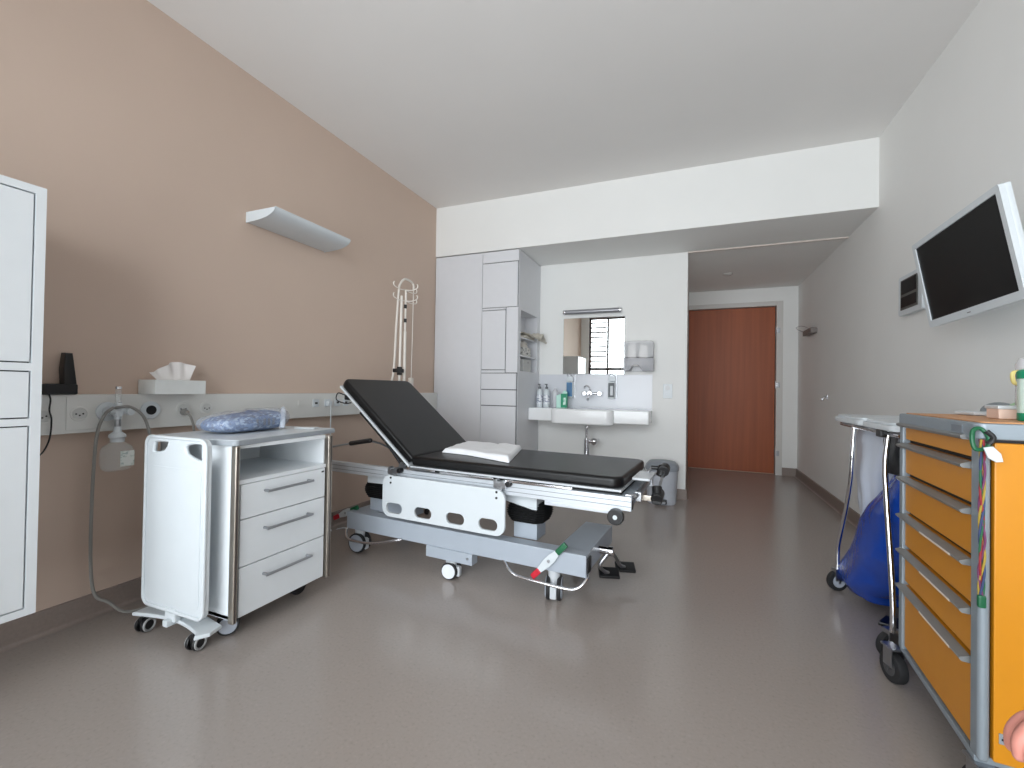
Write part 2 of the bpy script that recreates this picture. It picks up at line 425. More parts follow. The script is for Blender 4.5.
# ------------------------------------------------------------------ wall rail with sockets
RY0, RY1, RZ0, RZ1, RX = .45, 3.688, .778, .934, XL+.05
t = thing('wall_rail', 'long white medical supply rail with sockets along the beige wall', 'rail', (XL, RY0, RZ0))
b = MB(); b.box((0, 0, 0), (.05, RY1-RY0, RZ1-RZ0), .004); b.build('trunking', RAILW, t)
def ry(y): return y-RY0
def rz(z): return z-RZ0
def disc(b, y, z, r, x0, x1, n=28, bev=.002): b.cyl((x0, ry(y), rz(z)), (x1, ry(y), rz(z)), r, n=n, bev=bev)
b = MB(); b.box((.05, ry(.945), rz(.792)), (.054, ry(1.075), rz(.925)), .002); b.build('cover_plate', RAILW, t)
def socket(y, z, r=.026, holes=True):
    b = MB(); disc(b, y, z, r, .05, .056); o = b.build('socket', RAILW, t)
    if holes:
        b = MB(); disc(b, y, z, r*.78, .0555, .0562); b.build('socket_recess', mat('socket_grey', (196, 197, 195), .5), o)
        b = MB()
        for dy, dz in ((-.011, 0), (.011, 0), (0, -.006)):
            disc(b, y+dy, z+dz, .0032, .056, .0572, 10, 0)
        b.build('socket_holes', BLACKP, o)
    return o
SX = .98   # measured on the wall plane; sockets sit on the rail front, 5 cm nearer
for y, z in ((.985, .856), (.875, .852)): socket(y, z, .03)
for y in (1.375, 1.487): socket(y, .862, .032)
for y, big in ((1.235, True), (1.075, False)):
    b = MB(); disc(b, y, .862, .04, .05, .062, 32, .005); o = b.build('gas_outlet', PLASTW, t)
    b = MB(); disc(b, y, .862, .021, .0615, .0645, 24); b.build('outlet_core', BLACKP if big else PLASTG, o)
for y in (2.19, 2.29, 2.38, 2.46):
    b = MB(); b.box((.05, ry(y)-.025, rz(.845)), (.056, ry(y)+.025, rz(.895)), .004); o = b.build('data_socket', PLASTW, t)
    b = MB(); b.box((.0555, ry(y)-.010, rz(.864)), (.0565, ry(y)+.012, rz(.876))); b.build('port', BLACKP, o, ang=0)
b = MB(); b.box((.05, ry(2.05), rz(.855)), (.053, ry(2.09), rz(.89)), .002); b.build('blank_plate', RAILW, t)
for y in (1.4, 2.3):
    pass

# power cords plugged into the rail
t = thing('power_cord', 'grey power cord plugged in behind the bedside locker', 'cord', (RX, 1.375, .84))
b = MB(); b.cyl((.006, 0, .008), (.036, 0, .004), .017, .012, n=16, bev=.003); b.build('plug', GREYHOSE, t)
b = MB(); b.tube([(.034, 0, .003), (.045, .012, -.02), (.04, .03, -.08), (.035, .035, -.2), (.03, .04, -.5), (.03, .045, -.82), (.04, .1, -.834)], .0055); b.build('cable', GREYHOSE, t)
t = thing('charger_cord', 'thin white cord hanging from a small socket right of the locker', 'cord', (RX, 2.29, .86))
b = MB(); b.box((.006, -.018, -.012), (.03, .018, .022), .005); b.build('plug', PLASTW, t)
b = MB(); b.tube([(.024, 0, -.008), (.03, .004, -.03), (.028, .006, -.2), (.028, .01, -.5), (.03, .02, -.84), (.06, .1, -.856), (.3, .25, -.856)], .0035); b.build('cable', PLASTW, t)

# ------------------------------------------------------------------ black L-shaped device on the rail
t = thing('desk_charger', 'black L-shaped device standing on the wall rail beside the tall cabinet', 'device', (XL+.012, .742, RZ1))
b = MB(); b.box((0, 0, 0), (.05, .235, .042), .006); b.build('base', BLACKP, t)
b = MB()
b.prism([(.195, .008), (.237, .008), (.228, .085), (.218, .165), (.196, .165), (.190, .1)], 'x', .004, .046, bev=.006); b.build('upright', BLACKP, t)
b = MB(); b.tube([(.044, .15, .004), (.056, .15, -.02), (.058, .147, -.06), (.055, .155, -.1), (.05, .15, -.18), (.045, .12, -.235), (.04, .05, -.24), (.035, -.05, -.235)], .0028); b.build('cable', BLACKP, t)

# ------------------------------------------------------------------ oxygen humidifier
OX = XL+.11
t = thing('oxygen_humidifier', 'clear humidifier bottle with flow tube hanging from the wall rail', 'bottle', (OX, 1.092, .70))
b = MB(); b.cyl((-.06, 0, .155), (0, 0, .155), .014); b.cyl((-.012, 0, .13), (-.012, 0, .2), .013); b.cyl((-.012, -.03, .165), (-.012, .04, .165), .012)
b.cyl((-.012, .035, .165), (.008, .04, .163), .018, n=20, bev=.004); b.build('valve', PLASTW, t)
b = MB(); b.cyl((-.012, 0, .195), (-.012, 0, .262), .010); b.build('flow_tube', CLEARP, t)
b = MB(); b.cyl((-.012, 0, .258), (-.012, 0, .268), .011); b.build('tube_cap', CHROME, t)
b = MB(); b.cyl((-.012, 0, .195), (-.012, 0, .203), .0125); b.build('tube_collar', CHROME, t)
b = MB(); b.cyl((-.012, 0, .098), (-.012, 0, .13), .011); b.build('adaptor', STEEL, t)
b = MB(); b.lathe([(.012, .1), (.014, .078), (.028, .066), (.03, .056), (.024, .05), (.024, .035)], (-.012, 0, 0), 24); b.build('cap', PLASTW, t)
b = MB()
rings = []
for z, hx, hy in ((.045, .018, .02), (.03, .02, .026), (.018, .03, .045), (.005, .034, .052), (-.05, .034, .053), (-.075, .03, .048), (-.085, .022, .035)):
    rings.append([Vector((-.012+p[0], p[1], z)) for p in rrect(-hx, -hy, hx, hy, min(hx, hy)*.7, 5)])
b.loft(rings[::-1]); b.build('bottle', CLEARP, t, ang=60)
b = MB(); b.box((.0225, -.005, -.066), (.0245, .045, -.002), .001); b.build('bottle_label', print_mat('humidifier_label', (226, 230, 226), [(204, 212, 206), (176, 188, 186)], (1, 90, 160), .6), t)
t = thing('oxygen_hose', 'grey hose looping over the humidifier down to the floor', 'hose', (RX, 1.088, .86))
b = MB(); b.tube([(.03, -.012, .012), (.06, -.02, .018), (.055, -.045, -.01), (.045, -.062, -.08), (.035, -.066, -.2), (.03, -.068, -.4), (.03, -.066, -.62), (.03, -.05, -.745), (.045, -.01, -.79), (.07, .05, -.852), (.1, .2, -.853)], .006, n=10); b.build('long_run', GREYHOSE, t)
b = MB(); b.tube([(.03, -.012, .012), (.075, .0, .022), (.07, .04, .02), (.06, .09, -.02), (.05, .12, -.09), (.045, .135, -.17), (.045, .15, -.235), (.045, .165, -.255)], .006, n=10); b.build('short_run', GREYHOSE, t)
b = MB(); b.cyl((.045, .148, -.225), (.046, .172, -.27), .010, .007, n=14); b.build('connector', PLASTG, t)

# ------------------------------------------------------------------ tissue box
t = thing('tissue_box', 'white tissue box with tissue pulled up on the wall rail', 'box', (XL+.005, 1.21, RZ1))
b = MB(); b.box((0, 0, 0), (.125, .222, .066), .003); b.build('box', mat('tissue_carton', (216, 218, 216), .55), t)
def tis(u, v):
    y = .03+u*.17; s = math.sin(PI*u)
    z = .064+v*(.035+.03*u+.035*max(0, math.sin(3.2*u-.3)))
    x = .06+(v-.2)*.02*math.sin(7*u)+v*.012*math.sin(19*u+1)
    return Vector((x, y+(.5-u)*.03*(1-v)-.02*v*(1-u)*1.2, z))
b = MB(); b.sheet(tis, 26, 8, .002); b.build('tissue', TISSUE, t, ang=60)

# ------------------------------------------------------------------ bedside locker
NX, NY = -1.602, 1.159
t = thing('bedside_locker', 'white bedside locker on castors with three drawers and open shelf', 'cabinet', (NX, NY, 0))
Dp, Wd = .46, .468
b = MB()
b.box((-Dp, 0, .085), (-.02, .016, .75), .002); b.box((-Dp, Wd-.016, .085), (-.02, Wd, .75), .002)
b.box((-Dp, 0, .085), (-Dp+.012, Wd, .75)); b.box((-Dp, 0, .085), (-.02, Wd, .1)); b.box((-Dp, .016, .598), (-.003, Wd-.016, .614), .001)
b.box((-Dp, .016, .735), (-.01, Wd-.016, .75)); b.build('body', WHITE, t)
for (z0, z1) in ((.463, .596), (.279, .459), (.086, .275)):
    b = MB(); b.box((-.02, .024, z0), (0, Wd-.024, z1), .0015); dr = b.build('drawer', WHITE, t)
    b = MB(); zc = z0+(z1-z0)*.70; y0, y1 = .12, .352
    b.cyl((.027, y0, zc), (.027, y1, zc), .0055, n=14, bev=.002); b.cyl((-.001, y0+.008, zc), (.027, y0+.008, zc), .0055); b.cyl((-.001, y1-.008, zc), (.027, y1-.008, zc), .0055)
    b.build('handle', STEEL, dr)
b = MB(); b.box((.0, Wd-.045, .578), (.002, Wd-.032, .585)); b.build('lock', BLACKP, t)
for y in (0, Wd):
    b = MB(); s = -1 if y == 0 else 1
    b.box((-.018, y-.011+.004*s*-1, .075), (.012, y+.011, .75), .005, 3); b.build('edge_strip', BRONZE, t)
    b = MB(); b.box((.0122, y-.003, .08), (.0135, y+.003, .745)); b.build('edge_groove', mat('dark_groove', (70, 62, 58), .5), t)
# top slab, slightly turned
b = MB(); M = Matrix.Translation((.012, -.012, .75)) @ Matrix.Rotation(math.radians(6.5), 4, 'Z')
b.prism(rrect(-.455, 0, 0, .585, .02, 4), 'z', 0, .02, bev=.003, M=M); b.build('top', GREYD, t)
b = MB(); b.prism(rrect(-.45, .005, -.005, .58, .018, 4), 'z', .02, .022, M=M); b.build('top_surface', mat('locker_top_laminate', (206, 212, 216), .3), t)
def caster_twin(parent, x, y, r, w=.042, stem=None, top=.08, disc_mat=WHEELG, ang=0, tread=RUBBER, name='caster'):
    M = Matrix.Translation((x, y, 0)) @ Matrix.Rotation(ang, 4, 'Z')
    b = MB(); b.box((-r*.55, -w*.18, r*.7), (r*.75, w*.18, max(top, r*1.5)), .004, M=M); b.cyl((r*.3, 0, r*1.5), (r*.3, 0, top+.01), .012, n=14, M=M)
    o = b.build(name, stem or PLASTG, parent)
    for s in (-1, 1):
        b = MB(); b.cyl((0, s*w*.16, r), (0, s*w*.5, r), r, n=30, bev=.004, M=M); wh = b.build('wheel', tread, o)
        b = MB(); b.cyl((0, s*w*.48, r), (0, s*w*.56, r), r*.8, n=28, bev=.002, M=M); b.build('wheel_disc', disc_mat, wh)
    return o
caster_twin(t, -.085, .045, .04, .045, top=.085, ang=.9)
caster_twin(t, -.12, .40, .04, .045, top=.085, ang=1.5, disc_mat=BLACKP)
caster_twin(t, -.40, .42, .04, .045, top=.085, ang=.5)
# fold-down tray leaf on the side, with its own foot
b = MB()
PX0, PX1 = -.415, -.048
outer = rrect(PX0, .108, PX1, .778, .035, 8)
h1 = [(PX0+.055, .760), (PX0+.140, .762), (PX0+.13, .732), (PX0+.1, .712), (PX0+.04, .708), (PX0+.04, .744)]
h2 = [(PX1-.03, .760), (PX1-.10, .762), (PX1-.135, .746), (PX1-.128, .716), (PX1-.095, .70), (PX1-.03, .693)]
b.prism(outer, 'y', -.075, -.058, holes=[h1[::-1], h2[::-1]]); b.build('tray_leaf', PLASTW, t, ang=50)
b = MB(); rim = [Vector((p[0], -.076, p[1])) for p in rrect(PX0+.004, .112, PX1-.004, .774, .033, 8)]
b.tube(rim, .007, n=8, smooth=False, closed=True)
for hh in (h1, h2):
    b.tube([Vector((p[0], -.0665, p[1])) for p in hh], .0095, n=8, closed=True, k=4)
b.build('tray_rim', PLASTW, t, ang=60)
# raised inner field of the leaf
b = MB(); b.prism(rrect(PX0+.03, .14, PX1-.03, .66, .02, 5), 'y', -.077, -.074); b.build('tray_panel', PLASTW, t)
b = MB()
b.box((-.27, -.080, .072), (-.205, -.055, .125), .006); b.box((-.25, -.098, .06), (-.222, -.06, .085), .004); b.build('tray_hinge', PLASTW, t)
foot = [(PX0-.02, -.03), (PX0-.02, -.10)] + [(PX0-.02+.40*u, -.10+.035*math.sin(PI*u)) for u in [i/14 for i in range(1, 14)]] + [(PX1+.01, -.115), (PX1+.035, -.075), (PX1+.02, -.02), (-.25, .02)]
b = MB(); b.prism(foot, 'z', .062, .078, bev=.005); b.build('tray_foot', PLASTW, t)
for x in (PX0+.02, PX1-.04):
    M = Matrix.Translation((x, -.075, 0)) @ Matrix.Rotation(math.radians(-80), 4, 'Z')
    b = MB(); b.box((-.016, -.008, .03), (.02, .008, .064), .004, M=M); o = b.build('caster', BLACKP, t)
    for s in (-1, 1):
        b = MB(); b.cyl((0, s*.007, .029), (0, s*.02, .029), .029, n=28, bev=.004, M=M); wh = b.build('wheel', BLACKP, o)
        b = MB()
        b.tube([M @ Vector((.022*math.cos(2*PI*i/24), s*.021, .029+.022*math.sin(2*PI*i/24))) for i in range(24)], .0045, n=6, smooth=False, closed=True)
        b.build('wheel_ring', mat('grey_wheel_ring', (150, 150, 150), .5), wh)

# blue bundle in clear plastic on the locker
t = thing('wrapped_bundle', 'blue folded linen sealed in clear plastic lying on the bedside locker', 'bundle', (NX-.29, NY+.255, .772), math.radians(96))
def lens(w, d, h0, h1, seed, n=30, m=40):
    rings = []
    for i in range(n+1):
        u = -1+2*i/n; k = max(0.0, 1-abs(u)**5)**.5
        hh = (h0+(h1-h0)*(u+1)/2)
        rr = []
        for j in range(m):
            a = 2*PI*j/m; cy, sz = math.cos(a), math.sin(a)
            y = d*k*math.copysign(abs(cy)**.75, cy); z = hh*.5*(1+math.copysign(abs(sz)**.8, sz)*k)
            e = 1+.10*nz((u*3+seed, y*16, z*16))
            rr.append(Vector((u*w, y*e, max(.001, z*(1+.12*nz((u*4, y*14+seed, 3)))))))
        rings.append(rr)
    return rings
b = MB(); b.loft(lens(.18, .105, .068, .098, 2)); b.build('linen', print_mat('blue_check_linen', (64, 98, 150), [(84, 116, 164), (48, 74, 122), (150, 170, 200)], (60, 90, 120), .45, .7), t, ang=80)
b = MB(); b.loft(lens(.198, .118, .078, .112, 5)); b.build('plastic_wrap', frosted_mat('bundle_film', (196, 204, 216), .32, .12), t, ang=80)
for k, x in enumerate((-.045, -.005, .02, .045)):
    b = MB()
    b.box((x, -.085, .060+.003*k), (x+.012, -.0805, .072+.003*k)); b.box((x, -.108, .03), (x+.01, -.1045, .06))
    b.build('printed_mark', mat('print_grey', (60, 70, 96), .5), t)
b = MB()
b.tube([(.09, -.118, .012), (.10, -.112, .045), (.13, -.085, .082), (.165, -.05, .098)], .012, n=10, radii=[.012, .012, .014, .01]); b.build('folded_flap', frosted_mat('flap_film', (210, 218, 230), .6, .2), t, ang=70)
# card on the locker
b = MB(); b.box((-.05, -.025, 0), (.05, .025, .006), .002); o = b.build('card', PLASTW)
o.location = (NX-.155, NY+.475, .773); o.rotation_euler = (0, 0, .35); tag(o, 'small white card lying on the locker top, right of the bundle', 'card')

# ------------------------------------------------------------------ wardrobe
CX1 = -1.4555
t = thing('built_in_wardrobe', 'tall white built-in wardrobe in the corner with side niche', 'wardrobe', (XL, YS, 0))
def cx(x): return x-XL
def cy(y): return y-YS
w1 = cx(CX1); dp = YM-YS
b = MB(); F = .018
b.box((0, F, 0), (cx(-1.585), dp, 2.255))
b.box((cx(-1.585), F, 0), (w1, dp, 1.15)); b.box((cx(-1.585), F, 1.712), (w1, dp, 2.255))
b.box((cx(-1.585), F, 1.15), (w1, cy(3.765), 1.712)); b.box((cx(-1.585), cy(4.235), 1.15), (w1, dp, 1.712)); b.build('body', CLOSET, t, ang=0)
for z in (1.468, 1.298):
    b = MB(); b.box((cx(-1.585), cy(3.765), z-.012), (w1-.004, cy(4.235), z), .001); b.build('niche_shelf', CLOSET, t)
b = MB(); b.box((0.002, F-.002, .08), (w1-.004, F-.0005, 2.25)); b.build('seam_backing', mat('seam_grey', (96, 96, 100), .8), t, ang=0)
def pan(nm, x0, x1, z0, z1):
    b = MB(); b.box((cx(x0)+.002, 0, z0+.002), (cx(x1)-.002, F-.002, z1-.002), .001); return b.build(nm, CLOSET, t)
pan('tall_door', XL+.004, -1.818, .08, 2.252)
pan('top_fascia', -1.818, CX1+.002, 2.148, 2.252)
pan('door', -1.818, -1.462, 1.732, 2.145)
pan('door', -1.818, -1.576, 1.158, 1.706)
pan('niche_front', -1.572, CX1+.002, 1.13, 1.73)
pan('mid_fascia', -1.818, -1.576, 1.708, 1.730)
pan('mid_fascia', -1.818, -1.576, 1.128, 1.156)
pan('drawer', -1.818, -1.464, .977, 1.126)
pan('drawer', -1.818, -1.464, .829, .973)
pan('door', -1.818, -1.464, .1, .825)
b = MB(); b.box((.004, .04, 0), (w1-.01, F, .08)); b.build('plinth', BASEB, t)

# niche contents
t = thing('crumpled_paper_roll', 'beige crumpled wrap hanging out over the upper niche shelf', 'wrap', (CX1-.06, 4.06, 1.469))
b = MB()
def crump(u, v):
    a = (u-.5)*2; x = -.05+v*.19; y = a*.17*(1-.25*v)+v*.12
    z = .045+.022*math.sin(9*u+3*v)+.018*nz((u*7, v*7, 1))-.055*max(0, v-.45)**1.3+.012*math.cos(PI*a)
    return Vector((x, y, z))
b.sheet(crump, 26, 18, .004)
b.box((-.05, -.15, .0005), (.05, .12, .03), .01); b.build('sheet', BEIGECL, t, ang=60)
t = thing('glove_box', 'small pale box with grey print on the middle niche shelf', 'box', (CX1-.065, 3.99, 1.2985))
b = MB(); b.box((-.05, -.1, 0), (.05, .1, .085), .004); b.build('carton', print_mat('pale_box_print', (210, 208, 202), [(188, 186, 182), (150, 148, 146)], (60, 40, 70), .7), t)
b = MB(); b.sphere((0, .0, .11), (.045, .055, .042)); b.sphere((.0, .0, .085), (.05, .075, .03)); b.build('gloves', mat('pale_gloves', (206, 200, 192), .7, bump=.5, bscale=40), t)
b = MB(); b.box((.0495, -.012, .018), (.051, .012, .036), .001); b.box((.044, -.03, .11), (.046, .03, .114)); b.build('print_marks', mat('print_dark', (64, 58, 58), .6), t)
t = thing('paper_carton', 'plain grey white carton in the bottom of the niche', 'box', (CX1-.065, 4.0, 1.1505))
b = MB(); b.box((-.05, -.11, 0), (.05, .1, .118), .004); b.build('carton', mat('grey_carton', (190, 190, 188), .6), t)
b = MB(); b.box((.0495, .0, .082), (.051, .03, .096)); b.build('print_marks', mat('print_grey_light', (140, 140, 140), .6), t)

# ------------------------------------------------------------------ wash area on the rear wall
b = MB(); b.box((-1.2, YM-.012, 1.143), (-.597, YM-.0005, 1.70), .001)
t = thing('wall_mirror', 'square frameless mirror above the washbasin', 'mirror', (-.9, YM, 1.143))
b.M = Matrix(); o = b.build('glass', MIRROR, t); o.matrix_parent_inverse = Matrix.Translation((.9, -YM, -1.143))
b = MB(); b.box((-.304, -.006, -.004), (.307, -.0005, .56), .001); b.build('backing', PLASTG, t)
t = thing('mirror_lamp', 'slim chrome tube light above the mirror', 'lamp', (-.91, YM, 1.757))
b = MB(); b.cyl((-.28, -.04, 0), (.28, -.04, 0), .023, n=20, bev=.003); b.build('lamp_tube', mat('grey_tube', (150, 150, 154), .3, metal=.5), t)
for s in (-1, 1):
    b = MB(); b.cyl((s*.262, -.04, 0), (s*.285, -.04, 0), .026, n=20, bev=.003); b.build('end_cap', CHROME, t)
b = MB(); b.box((-.2, -.028, -.012), (.2, -.0005, .012), .002); b.build('bracket', CHROME, t)
t = thing('towel_dispenser', 'translucent paper towel dispenser right of the mirror', 'dispenser', (-.459, YM, 1.165))
b = MB(); b.box((-.136, -.012, .0), (.136, -.0005, .28), .004); b.build('back_plate', mat('disp_back', (200, 200, 202), .4), t)
b = MB()
for x in (-.055, .045):
    b.box((x-.036, -.10, .1), (x+.036, -.014, .245), .006)
b.box((-.1, -.095, .05), (.1, -.014, .1), .01); b.build('paper_towels', TISSUE, t)
b = MB(); b.prism(rrect(-.139, .128, .139, .282, .02, 5), 'y', -.12, -.012, bev=.008); b.build('cover', frosted_mat('dispenser_cover', (216, 216, 218), .45, .12), t)
ar = [(-.139, .004), (-.07, .004)]+[(-.07+.10*i/10, .004+.06*math.sin(PI*i/10)**.6) for i in range(1, 10)]+[(.04, .004), (.139, .004), (.139, .126), (-.139, .126)]
b = MB(); b.prism(ar, 'y', -.12, -.012, bev=.004); b.build('lower_tray', frosted_mat('dispenser_tray', (150, 150, 156), .6, .12), t)
b = MB(); b.box((-1.45, YM-.006, .79), (-.337, YM-.0005, 1.137), .001); tag(b.build('splash_panel', mat('splash_white', (208, 210, 216), .2, var=.005)), 'glossy white splash panel behind the washbasin', 'panel')

t = thing('washbasin', 'white ceramic washbasin with side ledges below the mirror', 'washbasin', (-.96, YM-.008, 0))
zt, zb = .807, .686
b = MB(); b.box((-.494, -.315, zb), (.623, 0, zt), .010, 3); b.build('ledge', CERAM, t, ang=50)
b = MB()
pl_ = [(-.255, -.02)]+[(-.255+.07-.07*math.cos(a_), -.33-.07*math.sin(a_)) for a_ in [PI/2*i/8 for i in range(9)]]
pl_ += [(.322-.07+.07*math.sin(a_), -.33-.07*math.cos(a_)) for a_ in [PI/2*i/8 for i in range(9)]]+[(.322, -.02)]
b.prism(pl_, 'z', zb-.016, zt+.002, bev=.018, seg=4); b.build('basin_body', CERAM, t, ang=50)
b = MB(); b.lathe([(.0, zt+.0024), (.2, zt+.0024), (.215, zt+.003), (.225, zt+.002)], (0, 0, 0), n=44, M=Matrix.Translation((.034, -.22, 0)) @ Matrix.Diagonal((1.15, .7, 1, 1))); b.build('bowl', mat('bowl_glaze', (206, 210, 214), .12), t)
t = thing('drain_trap', 'chrome bottle trap under the washbasin', 'trap', (-.905, YM-.2, 0))
b = MB(); b.cyl((0, 0, .52), (0, 0, .671), .014, n=18); b.cyl((0, 0, .625), (0, 0, .64), .022, n=18, bev=.002); b.build('down_pipe', CHROME, t)
b = MB(); b.cyl((0, 0, .37), (0, 0, .525), .027, n=22, bev=.004); b.build('trap_cup', CHROME, t)
b = MB(); b.cyl((.0, 0, .5), (.05, .02, .5), .014); b.cyl((.05, .02, .5), (.07, .192, .5), .014); b.sphere((.062, .02, .5), (.034, .03, .034)); b.build('wall_pipe', CHROME, t)
t = thing('basin_tap', 'chrome wall tap with two round handles above the basin', 'tap', (-.895, YM-.006, .95))
b = MB(); b.cyl((-.075, -.04, 0), (.075, -.04, 0), .011); b.cyl((-.024, -.01, 0), (-.024, -.06, 0), .024, n=20, bev=.003); b.tube([(-.02, -.05, -.005), (-.02, -.1, -.03), (-.015, -.16, -.045), (-.012, -.175, -.06)], .011, n=12); b.build('body', CHROME, t)
for x in (-.075, .075):
    b = MB(); b.cyl((x, 0, 0), (x, -.03, 0), .022, n=20, bev=.002); b.cyl((x, -.03, 0), (x, -.07, 0), .026, .023, n=20, bev=.005); b.build('handle', CHROME, t)
b = MB(); b.tube([(-.02, -.03, .012), (-.028, -.03, .05), (-.05, -.03, .075), (-.075, -.03, .07), (-.08, -.03, .05)], .006, n=10); b.build('elbow_lever', CHROME, t)
def dispenser(x, label, labm, name='soap_dispenser'):
    t = thing(name, label, 'dispenser', (x, YM-.006, .902), group='wall soap dispensers')
    b = MB(); b.box((-.04, -.012, 0), (.04, 0, .235), .003); b.build('wall_plate', STEEL, t)
    b = MB(); b.box((-.036, -.075, .004), (.03, -.012, .165), .006); b.build('bottle', mat('dispenser_bottle', (206, 212, 214), .3), t)
    b = MB(); b.box((-.032, -.0775, .015), (.026, -.075, .155), .001); lb = b.build('front_label', labm, t)
    b = MB(); b.box((-.014, -.079, .035), (.012, -.0775, .125), .0008); b.build('label_field', BLUEL if labm is BLUEL else PLASTG, lb)
    b = MB(); b.box((-.034, -.07, .168), (.03, -.012, .215), .006); b.build('pump_head', PLASTW, t)
    b = MB(); b.tube([(-.02, -.04, .21), (-.02, -.07, .222), (-.012, -.12, .235), (.012, -.12, .235), (.02, -.07, .222), (.02, -.04, .21)], .005, n=8); b.build('lever', STEEL, t)
dispenser(-1.11, 'soap dispenser with blue label left of the tap', BLUEL)
dispenser(-.70, 'soap dispenser with dark grey framed label right of the tap', LEDGE)
# bottles on the left ledge
def pump_bottle(x, y, label):
    t = thing('pump_bottle', label, 'bottle', (x, y, zt), group='pump bottles on the washbasin ledge')
    b = MB(); b.lathe([(.028, 0), (.031, .006), (.031, .145), (.024, .168), (.012, .176), (.012, .184)], n=24); b.build('bottle', PLASTW, t)
    b = MB(); b.lathe([(.0314, .03), (.0316, .031), (.0316, .12), (.0314, .121)], n=24); b.build('print_band', print_mat('bottle_print', (226, 228, 232), [(160, 166, 186), (120, 128, 150)], (60, 60, 110), .66), t)
    b = MB(); b.lathe([(.014, .182), (.014, .2), (.006, .204), (.006, .228)], n=18); b.box((-.02, -.006, .222), (.008, .006, .232), .003); b.build('pump', LEDGE, t)
pump_bottle(-1.41, YM-.11, 'white pump bottle nearest the wardrobe on the basin ledge')
pump_bottle(-1.338, YM-.11, 'white pump bottle beside the clear beaker on the basin ledge')
t = thing('clear_beaker', 'clear plastic beaker between pump bottle and green carton', 'cup', (-1.245, YM-.12, zt))
b = MB(); b.lathe([(.022, 0), (.024, .004), (.028, .11), (.03, .155), (.026, .16), (.012, .185), (.01, .19)], n=24); b.build('beaker', MILKY, t)
t = thing('green_carton', 'pale mint and green carton on the washbasin rim', 'carton', (-1.165, YM-.16, zt))
b = MB(); b.box((-.05, -.025, 0), (.052, .025, .12), .004); b.prism([(-.05, .12), (-.03, .12), (.052, .12), (.052, .155), (.03, .17), (.0, .14)], 'y', -.012, .012, bev=.002); b.build('carton', mat('mint_carton', (186, 226, 214), .4), t)
b = MB(); b.box((-.004, -.0268, .004), (.054, .0268, .138), .002); lb = b.build('green_panel', TEAL, t)
b = MB(); b.box((.02, -.0276, .03), (.046, -.0266, .1)); b.build('label_field', print_mat('green_label_print', (206, 232, 220), [(120, 180, 160)], (90, 1, 120), .6), lb)
# switch
t = thing('wall_socket', 'white double wall plate with socket and switch beside the door recess', 'socket', (-.2, YM, .985))
b = MB(); b.box((-.04, -.009, -.066), (.04, -.0005, .066), .003); b.build('plate', PLASTW, t)
b = MB(); b.cyl((0, -.008, .03), (0, -.0115, .03), .022, n=24, bev=.001); b.build('socket_face', mat('socket_face_white', (206, 208, 210), .4), t)  # round socket face in a slightly more neutral white than the plate
b = MB(); b.box((-.024, -.0115, -.05), (.024, -.008, -.008), .0015); b.build('switch', PLASTW, t)

# ------------------------------------------------------------------ bin
t = thing('pedal_bin', 'grey plastic pedal bin standing below the wall socket', 'bin', (-.232, YM-.165, 0))
rings = []
def dring(hx, hy, z, n=36):
    r = []
    for i in range(n):
        a = 2*PI*i/n; c_, s_ = math.cos(a), math.sin(a)
        r.append(Vector((hx*math.copysign(abs(c_)**.65, c_), hy*math.copysign(abs(s_)**.65, s_), z)))
    return r
b = MB(); b.loft([dring(.118, .118, 0), dring(.122, .122, .006), dring(.134, .133, .295)]); b.build('body', BINB, t, ang=50)
b = MB(); b.loft([dring(.14, .139, .292), dring(.141, .14, .315), dring(.135, .134, .335), dring(.11, .108, .358), dring(.05, .05, .37)]); b.build('lid', BINL, t, ang=60)
b = MB(); b.box((-.05, -.15, .012), (.05, -.108, .05), .008); b.build('pedal_recess', mat('dark_recess', (58, 60, 64), .6), t)
b = MB(); b.box((-.04, -.175, .022), (.04, -.11, .034), .004); b.build('pedal', BINB, t)
b = MB(); b.tube([(-.142, -.06, .285), (-.15, -.02, .29), (-.15, .03, .29), (-.142, .06, .285)], .006); b.build('handle', BINL, t)

# ------------------------------------------------------------------ door recess bits
t = thing('hook_shelf', 'small dark rack with wire arms on the recess wall', 'rack', (XR, 5.42, 1.6))
b = MB(); b.box((-.06, -.18, 0), (-.001, .16, .055), .006); b.build('shelf', mat('rack_grey', (120, 112, 108), .5), t)
b = MB(); b.tube([(-.04, .15, .04), (-.10, .17, .075), (-.13, .1, .09), (-.11, -.05, .085), (-.05, -.1, .05)], .0035); b.build('wire_arm', STEEL, t)
t = thing('wall_hook', 'small metal coat hook on the recess wall', 'hook', (XR, 4.87, .955))
b = MB(); b.box((-.008, -.012, -.02), (-.0005, .012, .02), .003); b.tube([(-.006, 0, .005), (-.035, 0, -.01), (-.04, 0, -.03), (-.05, 0, -.012)], .005); b.build('hook', STEEL, t)
t = thing('ceiling_detector', 'small round fitting in the recess ceiling', 'detector', (.355, 5.254, ZS))
b = MB(); b.lathe([(.05, 0), (.05, -.008), (.03, -.02), (.0, -.022)], n=24); b.build('cover', mat('detector_grey', (196, 192, 188), .5), t)

